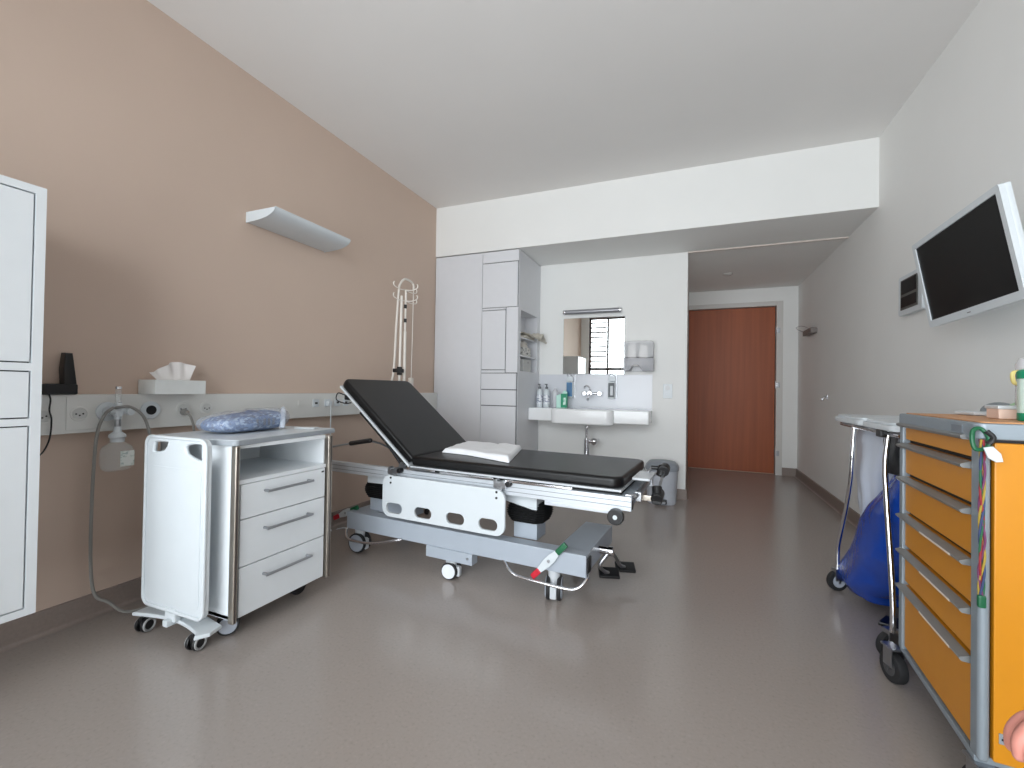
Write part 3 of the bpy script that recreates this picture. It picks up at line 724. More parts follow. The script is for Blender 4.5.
# ------------------------------------------------------------------ IV stand and call pull
t = thing('infusion_stand', 'cream infusion stand with hooks behind the raised backrest', 'stand', (-2.08, 2.868, 0))
CREAM = mat('cream_enamel', (226, 220, 212), .4)
b = MB()
for i in range(5):
    a = 2*PI*i/5+.3; b.tube([(0, 0, .09), (.09*math.cos(a), .09*math.sin(a), .085), (.2*math.cos(a), .2*math.sin(a), .055)], .013, n=8)
b.build('base', PLASTG, t)
for i in range(5):
    a = 2*PI*i/5+.3; b = MB(); b.cyl((.2*math.cos(a)-.01, .2*math.sin(a), .024), (.2*math.cos(a)+.01, .2*math.sin(a), .024), .024, n=18, bev=.003); b.box((.2*math.cos(a)-.006, .2*math.sin(a)-.006, .024), (.2*math.cos(a)+.006, .2*math.sin(a)+.006, .06)); b.build('caster', RUBBER, t)
b = MB(); b.cyl((0, 0, .08), (0, 0, 1.42), .012, n=14); b.cyl((0, 0, 1.4), (0, .004, 1.745), .0085, n=12); b.build('pole', CREAM, t)
b = MB(); b.cyl((.0, -.063, .9), (.0, -.05, 1.69), .0095, n=12); b.build('second_pole', CREAM, t)
b = MB(); b.cyl((0, 0, 1.49), (0, 0, 1.52), .012, n=12); b.cyl((0, 0, 1.6), (0, 0, 1.63), .0115, n=12); b.build('clamp_ring', BLACKP, t)
b = MB(); b.box((-.02, -.12, 1.095), (.02, -.03, 1.125), .004); b.box((-.015, -.075, 1.075), (.015, -.045, 1.14), .004); b.build('black_clamp', BLACKP, t)
for z, dy in ((1.745, 0), (1.66, 0)):
    for sx, sy in ((0, -1), (0, 1), (1, 0)):
        b = MB(); e = .14 if sy else .1
        b.tube([(0, dy, z), (sx*e*.5, sy*e*.5, z-.006), (sx*e, sy*e, z+.004), (sx*(e+.012), sy*(e+.012), z+.022), (sx*(e+.004), sy*(e+.004), z+.036)], .004, n=8); b.build('hook', CREAM, t)
t = thing('call_pull', 'cream arched arm with hanging patient call pull', 'pull cord', (-2.2, 2.887, .93))
b = MB(); b.tube([(-.085, -.005, -.12), (-.06, -.005, 0), (0, .0, .15), (0, .03, .55), (.0, .05, .80), (0, .064, .88), (0, .11, .935), (0, .16, .95), (0, .22, .945), (0, .252, .925), (0, .257, .89)], .009, n=12); b.build('arched_arm', CREAM, t)
b = MB(); b.tube([(0, .257, .90), (0, .252, .5), (0, .245, .13)], .004, n=8); b.build('cord', CREAM, t)
b = MB(); b.box((-.016, .222, .05), (.016, .264, .135), .008); b.build('pull_handle', CREAM, t)

# ------------------------------------------------------------------ bed (local x runs to the foot, y away, z up)
bed = thing('examination_bed', 'black padded hydraulic patient stretcher with raised backrest', 'bed', (-.43, 1.955, 0), math.radians(-4.2))
def bx(mb, a0, a1, b0, b1, z0, z1, bev=.003, seg=2): return mb.box((-a0, b0, z0), (-a1, b1, z1), bev, seg)
def P(a, b_, z): return (-a, b_, z)
# base frame
b = MB()
bx(b, -.005, 1.46, 0, .075, .143, .243, .006)
bx(b, 0, .15, .06, .505, .150, .243, .004); bx(b, 1.30, 1.45, .06, .505, .150, .243, .004); b.build('base_frame', GREYM, bed)
b = MB(); bx(b, -.012, -.003, .012, .064, .158, .228, .004); b.build('frame_end_cap', BLACKP, bed)
b = MB(); bx(b, .585, .872, -.006, .05, .087, .145, .003); b.build('caster_block', GREYM, bed)
b = MB(); b.cyl(P(.612, -.005, .118), P(.612, -.008, .118), .006, n=12); b.build('block_bolt', STEEL, bed)
# casters
WH = mat('white_wheel_disc', (222, 226, 232), .35)
def bed_caster(a, bb, r, ang, stemtop, disc=WHEELG):
    M = Matrix.Translation((-a, bb, 0)) @ Matrix.Rotation(ang, 4, 'Z')
    b = MB(); b.cyl((0, 0, r*1.25), (0, 0, stemtop), .026, .030, n=20, bev=.004, M=M); b.box((-.01, -.013, r*.75), (.05, .013, r*1.5), .006, M=M); b.box((.028, -.016, r*.35), (.054, .016, r*1.4), .006, M=M)
    o = b.build('caster', PLASTG, bed)
    for s in (-1, 1):
        b = MB(); b.cyl((0, s*.016, r), (0, s*.034, r), r, n=32, bev=.005, M=M); wv = b.build('wheel', RUBBER, o)
        b = MB(); b.cyl((0, s*.033, r), (0, s*.039, r), r*.84, n=30, bev=.003, M=M); b.build('wheel_disc', disc, wv)
bed_caster(.16, .04, .056, math.radians(-75), .145)
bed_caster(1.40, .05, .058, math.radians(8), .145)
bed_caster(.16, .465, .056, math.radians(-80), .145)
bed_caster(1.40, .465, .056, math.radians(20), .145)
bed_caster(.715, .005, .044, math.radians(8), .09, WH)
# brake bars and levers
b = MB(); b.tube([P(.43, .02, .15), P(.40, -.005, .14), P(.36, -.03, .118), P(.31, -.035, .102), P(.18, -.035, .097), P(.06, -.035, .096), P(.015, -.025, .112), P(-.008, .0, .14), P(-.008, .02, .15)], .0075, n=12); b.build('brake_bar', CHROME, bed)
b = MB(); b.tube([P(1.30, -.03, .092), P(1.2, -.028, .105), P(1.1, -.02, .13), P(1.04, .0, .146)], .0075, n=12); b.tube([P(1.30, -.03, .092), P(1.42, -.02, .09), P(1.47, .01, .12), P(1.47, .03, .15)], .0075, n=12); b.build('brake_bar', CHROME, bed)
def lever(a0, z0, a1, z1, bb):
    d = Vector((-(a1-a0), 0, z1-z0)); L = d.length; ang = math.atan2(d.z, d.x)
    M = Matrix.Translation(P(a0, bb, z0)) @ Matrix.Rotation(-ang, 4, 'Y')
    out = None
    b = MB(); b.prism([(.05, -.012), (L*.42, -.020), (L*.58, -.020), (L-.06, -.012), (L-.06, .012), (L*.58, .02), (L*.42, .02), (.05, .012)], 'y', -.004, .004, bev=.0015, M=M); o = b.build('brake_lever', PLASTW, bed)
    b = MB(); b.box((0, -.008, -.014), (.055, .008, .014), .006, M=M); b.build('red_grip', RED, o)
    b = MB(); b.box((L-.065, -.008, -.014), (L, .008, .014), .006, M=M); b.build('green_grip', GREEN, o)
    b = MB(); b.cyl((L*.5, -.008, 0), (L*.5, .012, 0), .007, n=14, M=M); b.build('pivot', STEEL, o)
lever(.25, .105, .085, .285, -.014)
lever(1.62, .165, 1.42, .26, .05)
# lift column
for A0, A1 in ((.277, .405), (1.06, 1.375)):
    b = MB(); bx(b, A0, A1, .10, .215, .235, .315, .004); b.build('pedestal', GREYM, bed)
    b = MB(); n = 9; rings = []
    for i in range(2*n+1):
        z = .316+(.418-.316)*i/(2*n); k = 0 if i % 2 == 0 else .010; q = .018*math.sin(PI*i/(2*n))
        a0, a1, b0, b1 = A0-.014-k-q, A1+.014+k+q, .092-k-q*.8, .225+k+q*.8
        rings.append([Vector(P(*p, z)) for p in ((a0+.03, b0), (a1-.03, b0), (a1, b0+.03), (a1, b1-.03), (a1-.03, b1), (a0+.03, b1), (a0, b1-.03), (a0, b0+.03))])
    b.loft(rings); b.build('bellows', BLACKM, bed, ang=20)
b = MB(); b.prism([(-1.375, .475), (-1.375, .408), (-1.05, .415), (-1.05, .45), (-.46, .45), (-.46, .422), (-.27, .386), (-.27, .475)], 'y', .075, .25, bev=.003); b.build('lift_head', PLASTW, bed)
# upper frame
def rail(b0, b1):
    s = 1 if b0 > .3 else -1
    b = MB(); bx(b, -.20, 1.93 if b0 < .3 else 1.15, b0, b1, .467, .528, .003)
    return b.build('side_rail', ALU, bed)
rail(0, .035)
rail(.565, .6)
b = MB()
for z in (.485, .507): bx(b, -.199, 1.92, -.0012, .002, z, z+.0025, .0004)
b.build('rail_groove', mat('rail_groove_grey', (120, 126, 132), .5), bed)
b = MB(); bx(b, -.11, .205, .012, .05, .442, .466, .003); bx(b, -.11, .19, .008, .012, .452, .456, .0004); b.build('lower_rail', ALU, bed)
b = MB(); bx(b, -.203, -.199, .006, .03, .474, .522, .002); b.build('rail_end_cap', BLACKP, bed)
for a0, a1 in ((-.19, -.12), (.35, .42), (.95, 1.0)):
    b = MB(); bx(b, a0, a1, .036, .564, .476, .524, .003); b.build('cross_member', GREYM, bed)
b = MB(); bx(b, -.155, .995, .004, .596, .543, .553, .002); b.build('seat_plate', PLASTG, bed)
b = MB(); bx(b, -.15, .98, .03, .57, .528, .543, .002); b.build('seat_support', BLACKM, bed)
# chrome accessory rails on the near side
for a0, a1, z in ((.815, .985, .543), (.465, .785, .540), (.06, .40, .538)):
    b = MB(); b.box(P(a1, -.018, z-.006), P(a0, -.012, z+.006), .002); b.box(P(a0+.02, -.012, z-.005), P(a0+.035, .01, z+.004), .001); b.box(P(a1-.035, -.012, z-.005), P(a1-.02, .01, z+.004), .001); b.build('accessory_rail', CHROME, bed)
# cushions
cs, sn = math.cos(math.radians(39)), math.sin(math.radians(39))
HA, HZ = 1.0, .553
bend = (.982, .605)
def cushion_plan(x0, x1, r):
    # rounded corners at the x1 end only
    pts = [(x0, 0), (x1-r, 0)]+[(x1-r+r*math.sin(t_), r-r*math.cos(t_)) for t_ in [PI/2*i/8 for i in range(1, 9)]]
    return pts+[(x1-r+r*math.cos(t_), .6-r+r*math.sin(t_)) for t_ in [PI/2*i/8 for i in range(0, 9)]]+[(x0, .6)]
b = MB(); b.prism(cushion_plan(-.978, .158, .055), 'z', .5545, .607, bev=.017, seg=4); b.build('seat_cushion', VINYL, bed, ang=50)
LB = .70
def bk(s, q): return (-(HA+s*cs-q*sn), HZ+s*sn+q*cs)
Mb = Matrix.Translation((-HA, 0, HZ)) @ Matrix.Rotation(PI, 4, 'Z') @ Matrix.Rotation(-math.radians(39), 4, 'Y') @ Matrix.Translation((0, -.6, 0))
b = MB(); b.prism(cushion_plan(.012, LB, .045), 'z', .003, .054, bev=.017, seg=4, M=Mb); b.build('back_cushion', VINYL, bed, ang=50)
b = MB(); b.prism([bk(0, -.012), bk(LB-.01, -.012), bk(LB-.01, .002), bk(0, .002)], 'y', .002, .598, bev=.003); b.build('back_plate', PLASTG, bed)
# gas struts under the backrest
for bb in (.05, .54):
    b = MB(); q0 = bk(.50, -.014); q1 = bk(.04, -.02)
    b.cyl((q0[0], bb, q0[1]), (-1.10, bb, .55), .009, n=12); b.cyl((q0[0]-.02, bb, q0[1]-.03), (-1.07, bb, .545), .006, n=12); b.build('gas_strut', BLACKP, bed)
    b = MB(); b.cyl((-1.085, bb-.012, .548), (-1.085, bb+.012, .548), .014, n=14); b.box((-1.11, bb-.008, .525), (-1.06, bb+.008, .548), .002); b.build('strut_bracket', STEEL, bed)
# release grip and cable under the head
b = MB(); b.tube([P(1.66, .02, .602), P(1.5, .05, .635), P(1.36, .06, .662)], .006, n=10); b.tube([P(1.36, .06, .662), P(1.32, .12, .64), P(1.30, .2, .60)], .006, n=10); b.build('release_bar', STEEL, bed)
b = MB(); b.tube([P(1.49, .052, .637), P(1.42, .056, .65), P(1.345, .06, .663)], .014, n=14, ball=True); b.build('release_grip', BLACKP, bed)
b = MB(); q = bk(LB-.08, -.015)
b.tube([(q[0], .0, q[1]), (q[0]-.05, -.01, q[1]+.01), (q[0]-.06, -.01, q[1]-.03), (q[0]+.0, 0, q[1]-.05), (q[0]+.04, .01, q[1]-.045)], .0035, n=8); b.box((q[0]-.02, .01, q[1]-.03), (q[0]+.03, .05, q[1]+.0), .005); b.build('cable_loop', BLACKP, bed)
b = MB(); bx(b, 1.22, 1.36, .34, .52, .53, .60, .004); bx(b, 1.19, 1.22, .36, .44, .528, .58, .003); b.build('actuator_box', mat('dull_grey', (120, 114, 110), .5), bed)
# side guard panel
b = MB()
hol = []
for a0, a1 in ((1.013, 1.124), (.818, .93), (.616, .726), (.427, .533)):
    hol.append([(-p[0], p[1]) for p in rrect(a0, .293, a1, .349, .0275, 8)])
b.prism([(-p[0], p[1]) for p in rrect(.388, .272, 1.152, .497, .05, 8)], 'y', -.037, -.025, holes=hol); b.build('side_guard', PLASTW, bed, ang=40)
b = MB()
for a, z in ((1.094, .486), (1.094, .458), (.434, .484), (.434, .456)): b.cyl(P(a, -.0375, z), P(a, -.040, z), .006, n=12)
b.build('guard_screws', BLACKP, bed)
for a in (1.094, .425):
    b = MB(); bx(b, a-.035, a+.035, -.026, .0, .50, .535, .004); bx(b, a-.012, a+.012, -.028, -.02, .45, .51, .002); b.cyl(P(a-.02, -.03, .53), P(a-.02, .0, .53), .012, n=14, bev=.002); b.cyl(P(a+.02, -.03, .535), P(a+.02, .0, .535), .009, n=14, bev=.002); b.build('guard_clamp', STEEL, bed)
    b = MB(); b.cyl(P(a-.045, -.03, .525), P(a-.045, .0, .525), .014, n=14, bev=.003); b.build('clamp_knob', BLACKP, bed)
# bumper roller at the foot
b = MB(); b.cyl(P(-.137, -.03, .442), P(-.137, .0, .442), .035, n=32, bev=.005); o = b.build('bumper_wheel', BLACKP, bed)
b = MB(); b.cyl(P(-.137, -.033, .442), P(-.137, -.028, .442), .010, n=16, bev=.002); b.cyl(P(-.137, -.001, .442), P(-.137, .02, .455), .012, n=12); b.build('axle', PLASTW, o)
# foot pedals
b = MB(); b.cyl(P(.002, .22, .205), P(-.05, .22, .205), .018, n=18); b.cyl(P(-.05, .22, .205), P(-.075, .22, .205), .022, n=18, bev=.003)
b.build('pedal_axle', CHROME, bed)
for (a, bb) in ((-.045, .25), (-.10, .36)):
    b = MB(); b.tube([P(-.055 if bb < .3 else -.068, .222, .205), P(a+.03, bb-.05, .14), P(a+.02, bb-.02, .10), P(a, bb, .085)], .009, n=10); o = b.build('pedal_arm', STEEL, bed)
    b = MB(); b.box((-.05, -.035, -.007), (.05, .035, .009), .005, M=Matrix.Translation(P(a+.0, bb+.01, .082)) @ Matrix.Rotation(.35, 4, 'Z') @ Matrix.Rotation(.3, 4, 'X')); b.build('pedal_pad', BLACKP, o)
# foot-end clamps and bracket
b = MB(); bx(b, -.25, -.17, .16, .36, .572, .584, .003); b.build('foot_tongue', PLASTG, bed)
b = MB(); b.tube([P(-.17, .02, .53), P(-.20, .03, .53), P(-.215, .05, .53), P(-.215, .3, .54), P(-.22, .42, .56)], .008, n=10); bx(b, -.23, -.2, .06, .09, .50, .54, .003); b.build('foot_rail', STEEL, bed)
b = MB(); b.box(P(-.20, .1, .497), P(-.285, .108, .522), .003); b.build('clamp_bar', BRONZE, bed)
b = MB(); b.box(P(-.27, .092, .49), P(-.31, .116, .528), .004); b.cyl(P(-.29, .09, .51), P(-.29, .155, .53), .026, n=18, bev=.004); b.cyl(P(-.29, .11, .52), P(-.285, .13, .56), .022, n=16, bev=.003); b.build('clamp_knob', BLACKP, bed)
b = MB(); b.cyl(P(-.285, .13, .52), P(-.29, .33, .60), .006, n=10); b.build('clamp_rod', STEEL, bed)
b = MB(); b.cyl(P(-.29, .30, .60), P(-.29, .36, .61), .026, n=18, bev=.004); b.cyl(P(-.275, .31, .575), P(-.285, .33, .62), .022, n=16, bev=.003); b.cyl(P(-.23, .33, .61), P(-.28, .33, .61), .010, n=12); b.build('clamp_knob', BLACKP, bed)
b = MB(); b.tube([P(-.215, .3, .54), P(-.215, .33, .58), P(-.235, .33, .61)], .007, n=10); b.build('clamp_post', STEEL, bed)

# folded cloth on the bed
def bedw(a, bb, z):
    v = bed.matrix_basis @ Vector(P(a, bb, z)); return v
bpy.context.view_layer.update()
t = thing('folded_cloth', 'white folded cloth lying on the black seat cushion', 'cloth', bedw(.72, .33, .609), math.radians(-4.2))
def layer(z0, x0, x1, y0, y1, seed):
    def f(u, v):
        x = x0+(x1-x0)*u; y = y0+(y1-y0)*v
        x += .03*(v-.5)*(1 if u < .5 else -1)*(-1)
        dip = .016*math.exp(-((u-.53)/.035)**2)*max(0, (v-.25))*1.3
        wv = .006*nz((u*5+seed, v*5, 0))
        edge = min(u, 1-u, v, 1-v); d = min(1, edge/.05)
        top = z0+.006+.022*(d*(2-d))**.5+wv-dip*d
        return x, y, max(z0+.001, top)
    return f
b = MB()
f = layer(0, -.235, .26, -.24, .25, 1)
def quad(u, v):
    x, y, z = f(u, v)
    # overall skewed outline matching a loosely laid cloth
    return Vector((x+(.05-.19*v)*u+(.02-.04*v)*(1-u), y+.02*math.sin(4*u)-.05*(1-u)*(1-v)*0+.12*(1-u)*(1-v)*.9, z))
def quadb(u, v):
    p = quad(u, v); return Vector((p.x, p.y, 0.0005))
tm = bmesh.new(); NU, NV = 36, 28
top = [[tm.verts.new(quad(i/NU, j/NV)) for j in range(NV+1)] for i in range(NU+1)]
bot = [[tm.verts.new(quadb(i/NU, j/NV)) for j in range(NV+1)] for i in range(NU+1)]
for i in range(NU):
    for j in range(NV):
        tm.faces.new((top[i][j], top[i+1][j], top[i+1][j+1], top[i][j+1])); tm.faces.new((bot[i][j], bot[i][j+1], bot[i+1][j+1], bot[i+1][j]))
for i in range(NU):
    tm.faces.new((top[i][0], bot[i][0], bot[i+1][0], top[i+1][0])); tm.faces.new((top[i][NV], top[i+1][NV], bot[i+1][NV], bot[i][NV]))
for j in range(NV):
    tm.faces.new((top[0][j], top[0][j+1], bot[0][j+1], bot[0][j])); tm.faces.new((top[NU][j], bot[NU][j], bot[NU][j+1], top[NU][j+1]))
bmesh.ops.recalc_face_normals(tm, faces=tm.faces)
b.add(tm); b.build('cloth', CLOTH, t, ang=70)

# ------------------------------------------------------------------ television and wall panel
TL, TRc, BR_ = Vector((.956, 2.567, 1.659)), Vector((.945, 1.968, 1.668)), Vector((1.002, 1.98, 1.337))
ex = (TRc-TL).normalized(); ez0 = (TRc-BR_); ez = (ez0-ex*ez0.dot(ex)).normalized(); ey = ez.cross(ex).normalized()   # ey into the wall
ctr = TL+(BR_-TL)/2
t = thing('television', 'white framed flat television on a wall arm, dark screen', 'television', (XR, ctr.y, ctr.z))
Mt = Matrix.Translation(ctr-Vector((XR, ctr.y, ctr.z))) @ Matrix((ex, ey, ez)).transposed().to_4x4()
sw, sh = .302, .169
b = MB(); b.prism(rrect(-sw-.024, -sh-.03, sw+.024, sh+.024, .008, 4), 'y', -.004, .012, holes=[[(-sw, -sh), (sw, -sh), (sw, sh), (-sw, sh)][::-1]], M=Mt); b.build('bezel', PLASTW, t, ang=30)
b = MB(); b.box((-sw-.024, .010, -sh-.03), (sw+.024, .030, sh+.024), .006, M=Mt); b.box((-.2, .028, -.12), (.2, .056, .12), .008, M=Mt); b.build('housing', PLASTW, t)
b = MB(); b.box((-sw-.001, .001, -sh-.001), (sw+.001, .0105, sh+.001), 0, M=Mt); b.build('screen', SCREEN, t, ang=0)
b = MB(); b.box((-.012, -.0048, -sh-.019), (.012, -.0035, -sh-.015), M=Mt); b.build('brand_mark', mat('mark_grey', (120, 120, 122), .4), t, ang=0)
b = MB(); p = Mt @ Vector((0, .055, 0)); b.cyl(p, (-.012, .0, p.z-.01), .022, n=16); b.box((-.014, -.06, -.10), (-.0005, .06, .08), .004); b.build('wall_arm', PLASTW, t)
t = thing('control_panel', 'white framed wall panel with two dark windows beside the television', 'panel', (XR, 3.15, 1.565))
b = MB(); b.prism(rrect(-.145, -.115, .145, .115, .015, 5), 'x', -.03, -.0005, bev=.004); b.build('housing', PLASTW, t)
b = MB(); b.box((-.034, -.105, -.085), (-.029, .105, .09), .002); b.build('dark_inset', mat('inset_grey', (84, 84, 80), .4), t)
for z0, z1 in ((.004, .082), (-.072, -.012)):
    b = MB(); b.box((-.0365, -.092, z0), (-.0335, .092, z1), .001); b.build('display', SCREEN, t)

# ------------------------------------------------------------------ waste bag stand
t = thing('waste_bag_stand', 'chrome double bag stand with white lids between wall and yellow trolley', 'stand', (.9, 2.34, 0))
def sy(y): return y-2.34
b = MB(); b.tube([(-.2, sy(2.0), .838), (.2, sy(2.0), .838), (.2, sy(2.66), .838), (-.2, sy(2.66), .838)], .009, n=10, smooth=False, closed=True); b.build('top_frame', CHROME, t)
b = MB(); b.tube([(-.2, sy(2.48), .845), (-.21, sy(2.47), .70), (-.21, sy(2.49), .58), (-.21, sy(2.56), .42), (-.21, sy(2.66), .24), (-.21, sy(2.675), .16), (-.21, sy(2.675), .11)], .010, n=12); b.build('leg', CHROME, t)
b = MB(); b.tube([(-.2, sy(2.10), .845), (-.21, sy(2.10), .72), (-.21, sy(2.085), .6), (-.21, sy(2.045), .38), (-.21, sy(2.02), .22), (-.21, sy(2.02), .12)], .010, n=12); b.build('leg', CHROME, t)
b = MB(); b.tube([(.2, sy(2.10), .845), (.2, sy(2.06), .5), (.2, sy(2.04), .12)], .0115, n=12); b.build('leg', CHROME, t)
b = MB(); b.tube([(.2, sy(2.5), .845), (.2, sy(2.56), .5), (.2, sy(2.66), .12)], .0115, n=12); b.build('leg', CHROME, t)
b = MB(); b.tube([(-.21, sy(2.675), .125), (.2, sy(2.675), .125)], .011, n=10); b.tube([(-.21, sy(2.02), .125), (.2, sy(2.02), .125)], .011, n=10); b.box((-.02, sy(2.0), .11), (.02, sy(2.7), .135), .004); b.build('base_bar', STEEL, t)
for (x, y, a) in ((-.21, 2.675, .4), (-.2, 2.075, .5), (.2, 2.05, .2), (.2, 2.64, .2)):
    M = Matrix.Translation((x, sy(y), 0)) @ Matrix.Rotation(a, 4, 'Z')
    b = MB(); b.box((-.02, -.017, .05), (.025, .017, .112), .004, M=M); b.box((-.006, -.019, .04), (.006, -.015, .06), .001, M=M); o = b.build('caster', STEEL, t)
    b = MB(); b.cyl((0, -.013, .05), (0, .013, .05), .05, n=30, bev=.006, M=M); wv = b.build('wheel', RUBBER, o)
    b = MB(); b.cyl((0, -.0145, .05), (0, .0145, .05), .031, n=24, M=M); b.build('hub', WHEELG, wv)
b = MB(); b.prism([(-.17, sy(2.28)), (-.06, sy(2.22)), (.0, sy(2.27)), (-.02, sy(2.33)), (-.12, sy(2.36))], 'z', .028, .045, bev=.005); b.box((-.03, sy(2.27), .035), (.02, sy(2.31), .115), .004); b.build('pedal', BLACKP, t)
def lid(y0, y1, z):
    b = MB(); b.prism(rrect(-.23, sy(y0), .2, sy(y1), .04, 6), 'z', z-.008, z+.014, bev=.004)
    b.prism(rrect(-.22, sy(y0)+.012, .19, sy(y1)-.012, .035, 6), 'z', z+.012, z+.026, bev=.006); o = b.build('lid', PLASTW, t)
lid(2.305, 2.69, .859); lid(1.975, 2.30, .859)
b = MB(); b.box((-.228, sy(2.09), .822), (-.205, sy(2.14), .850), .004); b.build('lid_hinge', BLACKP, t)
# bags
def bag(rings_spec, seed, amp, m=48, pleats=9):
    rings = []
    K = 26
    spec = rings_spec
    for i in range(K+1):
        f = i/K*(len(spec)-1); j = min(int(f), len(spec)-2); u = f-j; u = u*u*(3-2*u)
        z, cx_, cy_, hx, hy = [spec[j][q]+(spec[j+1][q]-spec[j][q])*u for q in range(5)]
        rr = []
        for q in range(m):
            a = 2*PI*q/m; c_, s_ = math.cos(a), math.sin(a)
            px = hx*math.copysign(abs(c_)**.7, c_); py = hy*math.copysign(abs(s_)**.7, s_)
            e = 1+amp*math.sin(pleats*a+seed+3*z)*.5+amp*1.6*nz((c_*2+seed, s_*2, z*9))
            rr.append(Vector((cx_+px*e, cy_+py*e, z)))
        rings.append(rr)
    return rings
b = MB(); b.loft(bag([(.858, .0, .0, .165, .165), (.80, .0, .02, .17, .175), (.76, -.01, .02, .17, .175), (.59, -.04, .03, .14, .10), (.5, -.04, .035, .135, .08), (.36, -.03, .10, .12, .07), (.26, -.03, .16, .11, .06), (.2, -.03, .18, .08, .035)], 1.0, .06))
o = b.build('waste_bag', WHITEBAG, ang=70); o.location = (.915, 2.5, 0); tag(o, 'white waste bag hanging under the far lid', 'bag')
b = MB(); b.loft(bag([(.70, 0, .0, .15, .115), (.66, -.01, .01, .16, .13), (.5, -.04, .09, .17, .205), (.33, -.05, .20, .175, .235), (.18, -.05, .35, .18, .225), (.10, -.06, .44, .18, .185), (.055, -.05, .45, .16, .16), (.035, -.04, .45, .11, .11)], 2.3, .06, pleats=7))
o = b.build('waste_bag', BLUEBAG, ang=70); o.location = (.915, 2.14, 0); tag(o, 'full blue plastic bag sagging under the near lid', 'bag')
b = MB(); b.loft(bag([(.856, 0, 0, .17, .135), (.8, 0, 0, .175, .14), (.72, 0, .0, .17, .135), (.68, 0, .0, .165, .13)], 4.0, .05))
o = b.build('bag_liner', BLACKBAG, ang=70); o.location = (.885, 2.13, 0); tag(o, 'black liner collar under the near lid above the blue bag', 'liner')

# ------------------------------------------------------------------ yellow drawer trolley
t = thing('drawer_trolley', 'amber yellow medical drawer trolley with grey frame', 'trolley', (.626, 1.3766, 0), math.radians(-4.2))
LN, DW, Z0, Z1 = .53, .43, .13, .922
b = MB()
b.box((.004, 0, Z0), (.026, .045, Z1-.02), .010, 4); b.box((.0, LN-.03, Z0), (.04, LN, Z1-.02), .006); b.box((DW-.045, 0, Z0), (DW, .045, Z1-.02), .014, 4); b.box((DW-.04, LN-.03, Z0), (DW, LN, Z1-.02), .006)
b.box((0.004, .02, Z0-.012), (DW, LN, Z0+.006), .004); b.build('frame', CARTG, t)
b = MB(); b.box((.03, .03, Z0), (DW-.02, LN-.02, Z1-.03)); b.build('carcass', mat('cart_inside', (70, 70, 72), .6), t, ang=0)
b = MB(); b.box((.031, .003, Z0+.008), (DW-.04, .022, Z1-.045), .004); b.build('end_panel', YELLOW, t)
b = MB(); b.box((.03, LN-.02, Z0+.008), (DW-.04, LN-.004, Z1-.045), .004); b.build('end_panel', YELLOW, t)
lips = [.895, .825, .713, .588, .470, .352]
bots = lips[1:]+[Z0+.004]
for zt_, zb_ in zip(lips, bots):
    b = MB(); b.box((.008, .048, zb_+.012), (.03, LN-.032, zt_), .002); dr = b.build('drawer', YELLOW, t)
    b = MB()
    prof = [(.0078, zt_-.017), (-.009, zt_-.016), (-.013, zt_-.012), (-.014, zt_-.008), (-.012, zt_-.006), (.0078, zt_+.001)]
    b.prism(prof, 'y', .046, LN-.016); b.build('handle_lip', LIPG, dr, ang=30)
    if zt_ in (.588, .470, .352):
        b = MB(); b.box((-.0148, .10, zt_-.0125), (-.0125, .30, zt_-.0075), .0004); b.build('paper_labels', mat('label_cream', (222, 212, 200), .5), dr)
    b = MB(); b.box((.02, .048, zb_+.0005), (.0295, LN-.032, zb_+.0115)); b.build('drawer_gap', GAP, dr, ang=0)
b = MB(); b.prism(rrect(-.004, -.004, DW+.004, LN+.004, .02, 5), 'z', Z1-.038, Z1, bev=.005); b.build('top_edge', CARTG, t)
b = MB(); b.prism(rrect(.012, .012, DW-.012, LN-.012, .012, 5), 'z', Z1, Z1+.003); b.build('top_board', CARTTOP, t)
b = MB(); b.box((-.0055, .06, Z1-.028), (-.0035, .12, Z1-.01), .001); b.build('badge', mat('badge_grey', (112, 120, 128), .4), t)
b = MB(); b.box((.040, .0005, Z0+.055), (.092, .0035, Z0+.079), .001); o = b.build('maker_plate', mat('plate_grey', (158, 164, 172), .35, metal=.3), t)
b = MB(); b.box((.044, -.0003, Z0+.064), (.088, .0009, Z0+.069)); b.box((.058, -.0003, Z0+.058), (.074, .0009, Z0+.061)); b.tube([(.046, 0, Z0+.072), (.052, 0, Z0+.0755), (.058, 0, Z0+.072)], .0009, n=6); b.build('plate_print', BLACKP, o)
for (x, y, r, a) in ((-.012, LN+.012, .062, .35), (.02, .03, .062, .2), (DW-.04, .04, .062, .1), (DW-.04, LN-.05, .062, .4)):
    M = Matrix.Translation((x, y, 0)) @ Matrix.Rotation(a+PI/2, 4, 'Z')
    b = MB(); b.box((-.03, -.02, .111), (.03, .02, .119), .003, M=M); b.box((-.028, -.022, .055), (.012, -.018, .116), .001, M=M); b.box((-.028, .018, .055), (.012, .022, .116), .001, M=M); o = b.build('caster', STEEL, t)
    b = MB(); b.cyl((-.008, -.016, .05), (-.008, .016, .05), .05, n=32, bev=.007, M=M); wv = b.build('wheel', RUBBER, o)
    b = MB(); b.cyl((-.008, -.0175, .05), (-.008, .0175, .05), .028, n=24, bev=.003, M=M); b.cyl((-.008, -.024, .05), (-.008, .024, .05), .007, n=12, M=M); b.build('hub', mat('dark_hub', (66, 66, 68), .45), wv)
